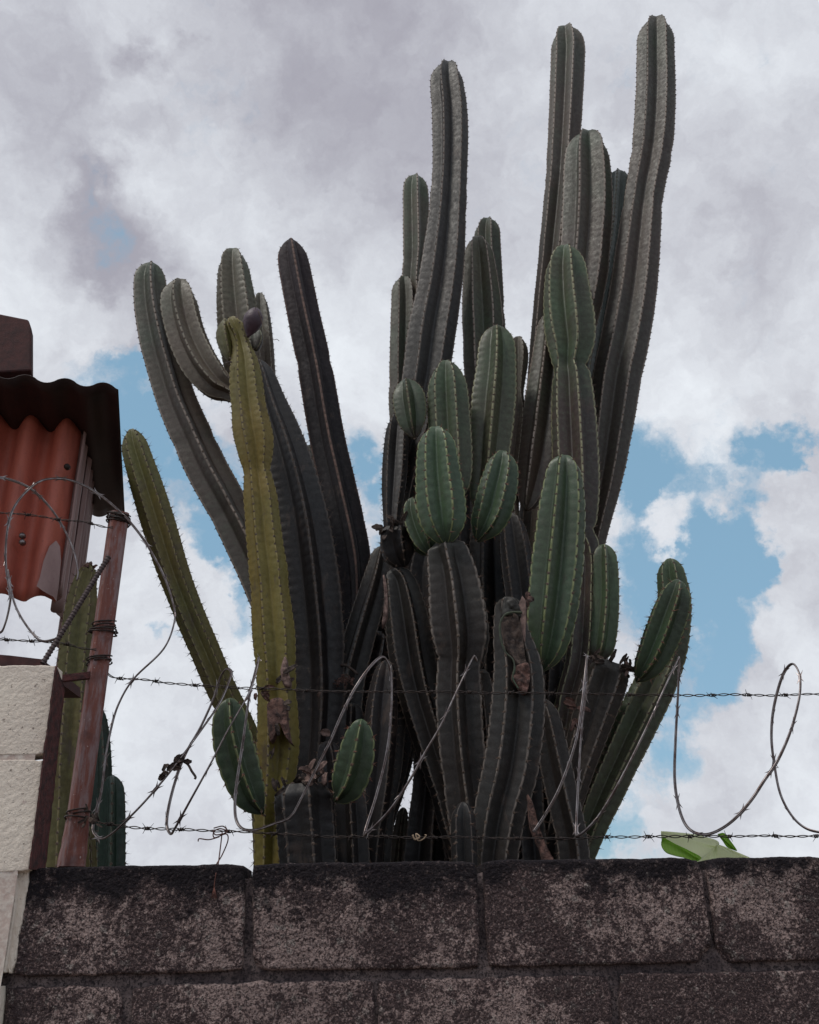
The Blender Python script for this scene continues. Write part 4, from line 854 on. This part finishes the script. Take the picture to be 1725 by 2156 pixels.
# ------------------------------------------------------------------ razor wire
def make_blade():                                                # four-pointed clip cut from strip
    h = [(-.016, .0085), (-.005, .0036), (.005, .0036), (.016, .0085), (.008, .0018), (.008, -.0018), (.016, -.0085), (.005, -.0036), (-.005, -.0036), (-.016, -.0085), (-.008, -.0018), (-.008, .0018)]
    V = [(x, y, .0009+ .10*abs(y)) for x, y in h]+[(x, y, .0003+.10*abs(y)) for x, y in h]; n = len(h)
    # fan from the centre strip
    V += [(0, 0, .0012), (0, 0, .0002)]; c0, c1 = 2*n, 2*n+1
    Fq = [[c0, i, (i+1) % n] for i in range(n)]+[[c1, n+(i+1) % n, n+i] for i in range(n)]+[[i, n+i, n+(i+1) % n, (i+1) % n] for i in range(n)]
    me = nmesh('blade', V, Fq, False); me.materials.append(M_['galv']); return me
BLADE = make_blade()
rz = [(-20, 1312), (0, 1332), (12, 1310), (21, 1270), (21, 1248), (12, 1184), (16, 1114), (32, 1064), (70, 1022), (106, 1008), (155, 1013), (211, 1043), (264, 1089), (299, 1131), (327, 1177), (348, 1219), (363, 1265), (368, 1305), (345, 1366), (282, 1429), (251, 1480), (235, 1530), (223, 1593), (214, 1664), (200, 1720), (196, 1750), (212, 1766), (235, 1756), (267, 1727), (306, 1687), (353, 1632), (392, 1581), (431, 1527), (463, 1480), (482, 1436), (487, 1414), (476, 1409), (463, 1429), (451, 1468), (423, 1530), (392, 1585), (372, 1636), (357, 1691), (351, 1734), (359, 1756), (368, 1745), (400, 1687), (443, 1609), (482, 1534), (524, 1460), (540, 1412), (545, 1385), (541, 1400), (525, 1468), (512, 1560), (500, 1640), (495, 1684), (497, 1724), (511, 1745), (540, 1747), (576, 1735), (612, 1720), (637, 1677), (666, 1619), (695, 1562), (720, 1504), (745, 1454), (774, 1411), (800, 1385), (814, 1389), (824, 1425), (824, 1500), (814, 1587), (792, 1677), (769, 1750), (774, 1754), (821, 1706), (864, 1641), (896, 1583), (929, 1526), (961, 1457), (994, 1388), (1000, 1384), (1004, 1392)]
rz2 = [(1124, 1752), (1148, 1716), (1180, 1656), (1212, 1564), (1226, 1480), (1234, 1400), (1236, 1384), (1233, 1464), (1224, 1544), (1217, 1664), (1214, 1745), (1219, 1760), (1260, 1720), (1308, 1640), (1360, 1536), (1396, 1456), (1424, 1396), (1430, 1390), (1428, 1461), (1423, 1556), (1421, 1637), (1428, 1692), (1442, 1733), (1461, 1752), (1488, 1757), (1518, 1746), (1550, 1722), (1583, 1684), (1610, 1643), (1635, 1607), (1659, 1556), (1675, 1507), (1685, 1458), (1684, 1420), (1670, 1398), (1654, 1412), (1640, 1447), (1628, 1501), (1625, 1556), (1631, 1610), (1643, 1670), (1665, 1714), (1692, 1741), (1724, 1752), (1770, 1752), (1830, 1700)]
def razor(root, pts, hidden=(), seed=0, loops=None):
    rs = random.Random(seed); pts = np.array(pts, float)
    # distance swings with the coil: risers nearer, fallers farther
    d = np.gradient(pts[:, 1]); sw = np.tanh(d/25.); k = np.array([.25, .5, .25]); 
    for _ in range(3): sw = np.convolve(np.r_[sw[0], sw, sw[-1]], k, 'valid')
    Y = 1.93+.05*pts[:, 0]/1725+.05*sw
    L = catmull([P(x, y, yy) for (x, y), yy in zip(pts, Y)], 8); L, s = resample(L, .004)
    a = Acc(); a.tube(L, .0031, 8, twist=.012, flat=.62); off = np.array(root.location)
    link('wire', a.build('wire', offset=off), M_['galv'], root)
    a = Acc(); a.tube(L+np.array([0, -.0016, .0014]), .0009, 5); link('core', a.build('core', offset=off), M_['wire'], root)
    T = norm(np.gradient(L, axis=0)); x = .03
    while x < s[-1]:
        i = min(int(np.searchsorted(s, x)), len(s)-1); b = bpy.data.objects.new('blade', BLADE); C.objects.link(b); b.parent = root; b.location = Vector(L[i]-off)
        b.rotation_mode = 'QUATERNION'; b.rotation_quaternion = Vector(T[i]).to_track_quat('X', 'Z') @ __import__('mathutils').Quaternion((1, 0, 0), rs.uniform(0, 6.28)); b.scale = (1, 1, 1)
        x += rs.uniform(.075, .115)
rc = thing('razor_wire_coil', 'stretched coil of shiny razor wire looping along the fence above the wall', 'razor wire', tuple(P(200, 1750, 1.95)))
razor(rc, rz, seed=1); razor(rc, rz2, seed=2)
rc2 = thing('razor_wire_loop', 'end loop of razor wire curving in front of the red shed at the left edge', 'razor wire', tuple(P(90, 1350, 1.95)))
razor(rc2, [(-30, 1004), (0, 1006), (21, 1010), (56, 1024), (88, 1049), (123, 1093), (151, 1149), (164, 1198), (162, 1222)], seed=3)
razor(rc2, [(16, 1200), (24, 1248), (39, 1290), (67, 1332), (90, 1350), (124, 1344)], seed=4)

# ------------------------------------------------------------------ small debris
ts = thing('hanging_twine', 'thin rusty wire scrap tied to the lower barbed wire, hanging over the wall', 'wire scrap', tuple(P(450, 1880, 1.92)))
a = Acc()
for pl in ([(476, 1748), (462, 1745), (450, 1752), (452, 1764), (476, 1756), (480, 1770), (468, 1800), (455, 1822), (452, 1840)], [(468, 1752), (466, 1770), (461, 1810), (456, 1842)], [(462, 1762), (440, 1768), (420, 1766), (417, 1772)], [(450, 1744), (470, 1740), (478, 1752), (455, 1758), (448, 1748)]):
    a.tube(catmull([P(x, y, 1.94 if y < 1800 else 1.94-.16*(y-1800)/42) for x, y in pl], 8), .0013, 5)
a.tube(catmull([P(x, y, 1.775) for x, y in [(455, 1838), (452, 1858), (450, 1880)]], 5), .001, 4)
for k in range(5): a.tube([P(451, 1868, 1.775), P(445+3*k, 1892, 1.772)], .0007, 4)
link('twine', a.build('twine', offset=ts.location), M_['rust'], ts)
td = link('dried_tendril', None); td.location = Vector(P(880, 1763, 1.98)); td['label'] = 'curled pale tendril wound on the lower barbed wire at centre'; td['category'] = 'tendril'
a = Acc(); a.tube(catmull([P(x, y, 1.985) for x, y in [(869, 1758), (874, 1768), (884, 1762), (876, 1756), (880, 1770), (890, 1768), (898, 1759), (894, 1758)]], 8), .0019, 6, flat=.5); link('curl', a.build('curl', offset=td.location), plain('tendril', (.42, .30, .2), .7), td)
dd = thing('dry_leaf_debris', 'dark dead plant scrap caught on the razor wire left of the cactus', 'dry leaf', tuple(P(360, 1625, 1.9)))
a = Acc(); rs = random.Random(5)
for k in range(16):
    t = k/15; p = P(334+48*t+rs.uniform(-5, 5), 1640-38*t+rs.uniform(-7, 7), 1.9); u = norm(np.array([.8, rs.uniform(-.3, .3), .6+rs.uniform(-.7, .5)])); nn = norm(np.array([rs.uniform(-.5, .5), -1, rs.uniform(-.5, .5)])); w = norm(np.cross(u, nn))
    curl_flake(a, p, u, w, nn, .018, .010, rs.uniform(.2, .7), k)
link('crumpled_leaf', a.build('crumpled_leaf', offset=dd.location), M_['char'], dd)
a = Acc(); a.tube(catmull([P(x, y, 1.9) for x, y in [(384, 1602), (396, 1610), (404, 1624), (412, 1636), (410, 1641)]], 6), .0026, 5); link('twig', a.build('twig', offset=dd.location), M_['char'], dd)
d2 = thing('dry_twig', 'thin dark twig lying across the diagonal cactus stem at left of centre', 'twig', tuple(P(735, 1408, 2.8)))
a = Acc(); a.tube(catmull([P(x, y, 2.8) for x, y in [(718, 1400), (730, 1402), (742, 1410), (754, 1420)]], 6), [.004]*19, 6); link('stick', a.build('stick', offset=d2.location), M_['char'], d2)
print('verts', sum(len(o.data.vertices) for o in C.objects if o.type == 'MESH'), 'objs', len(C.objects))
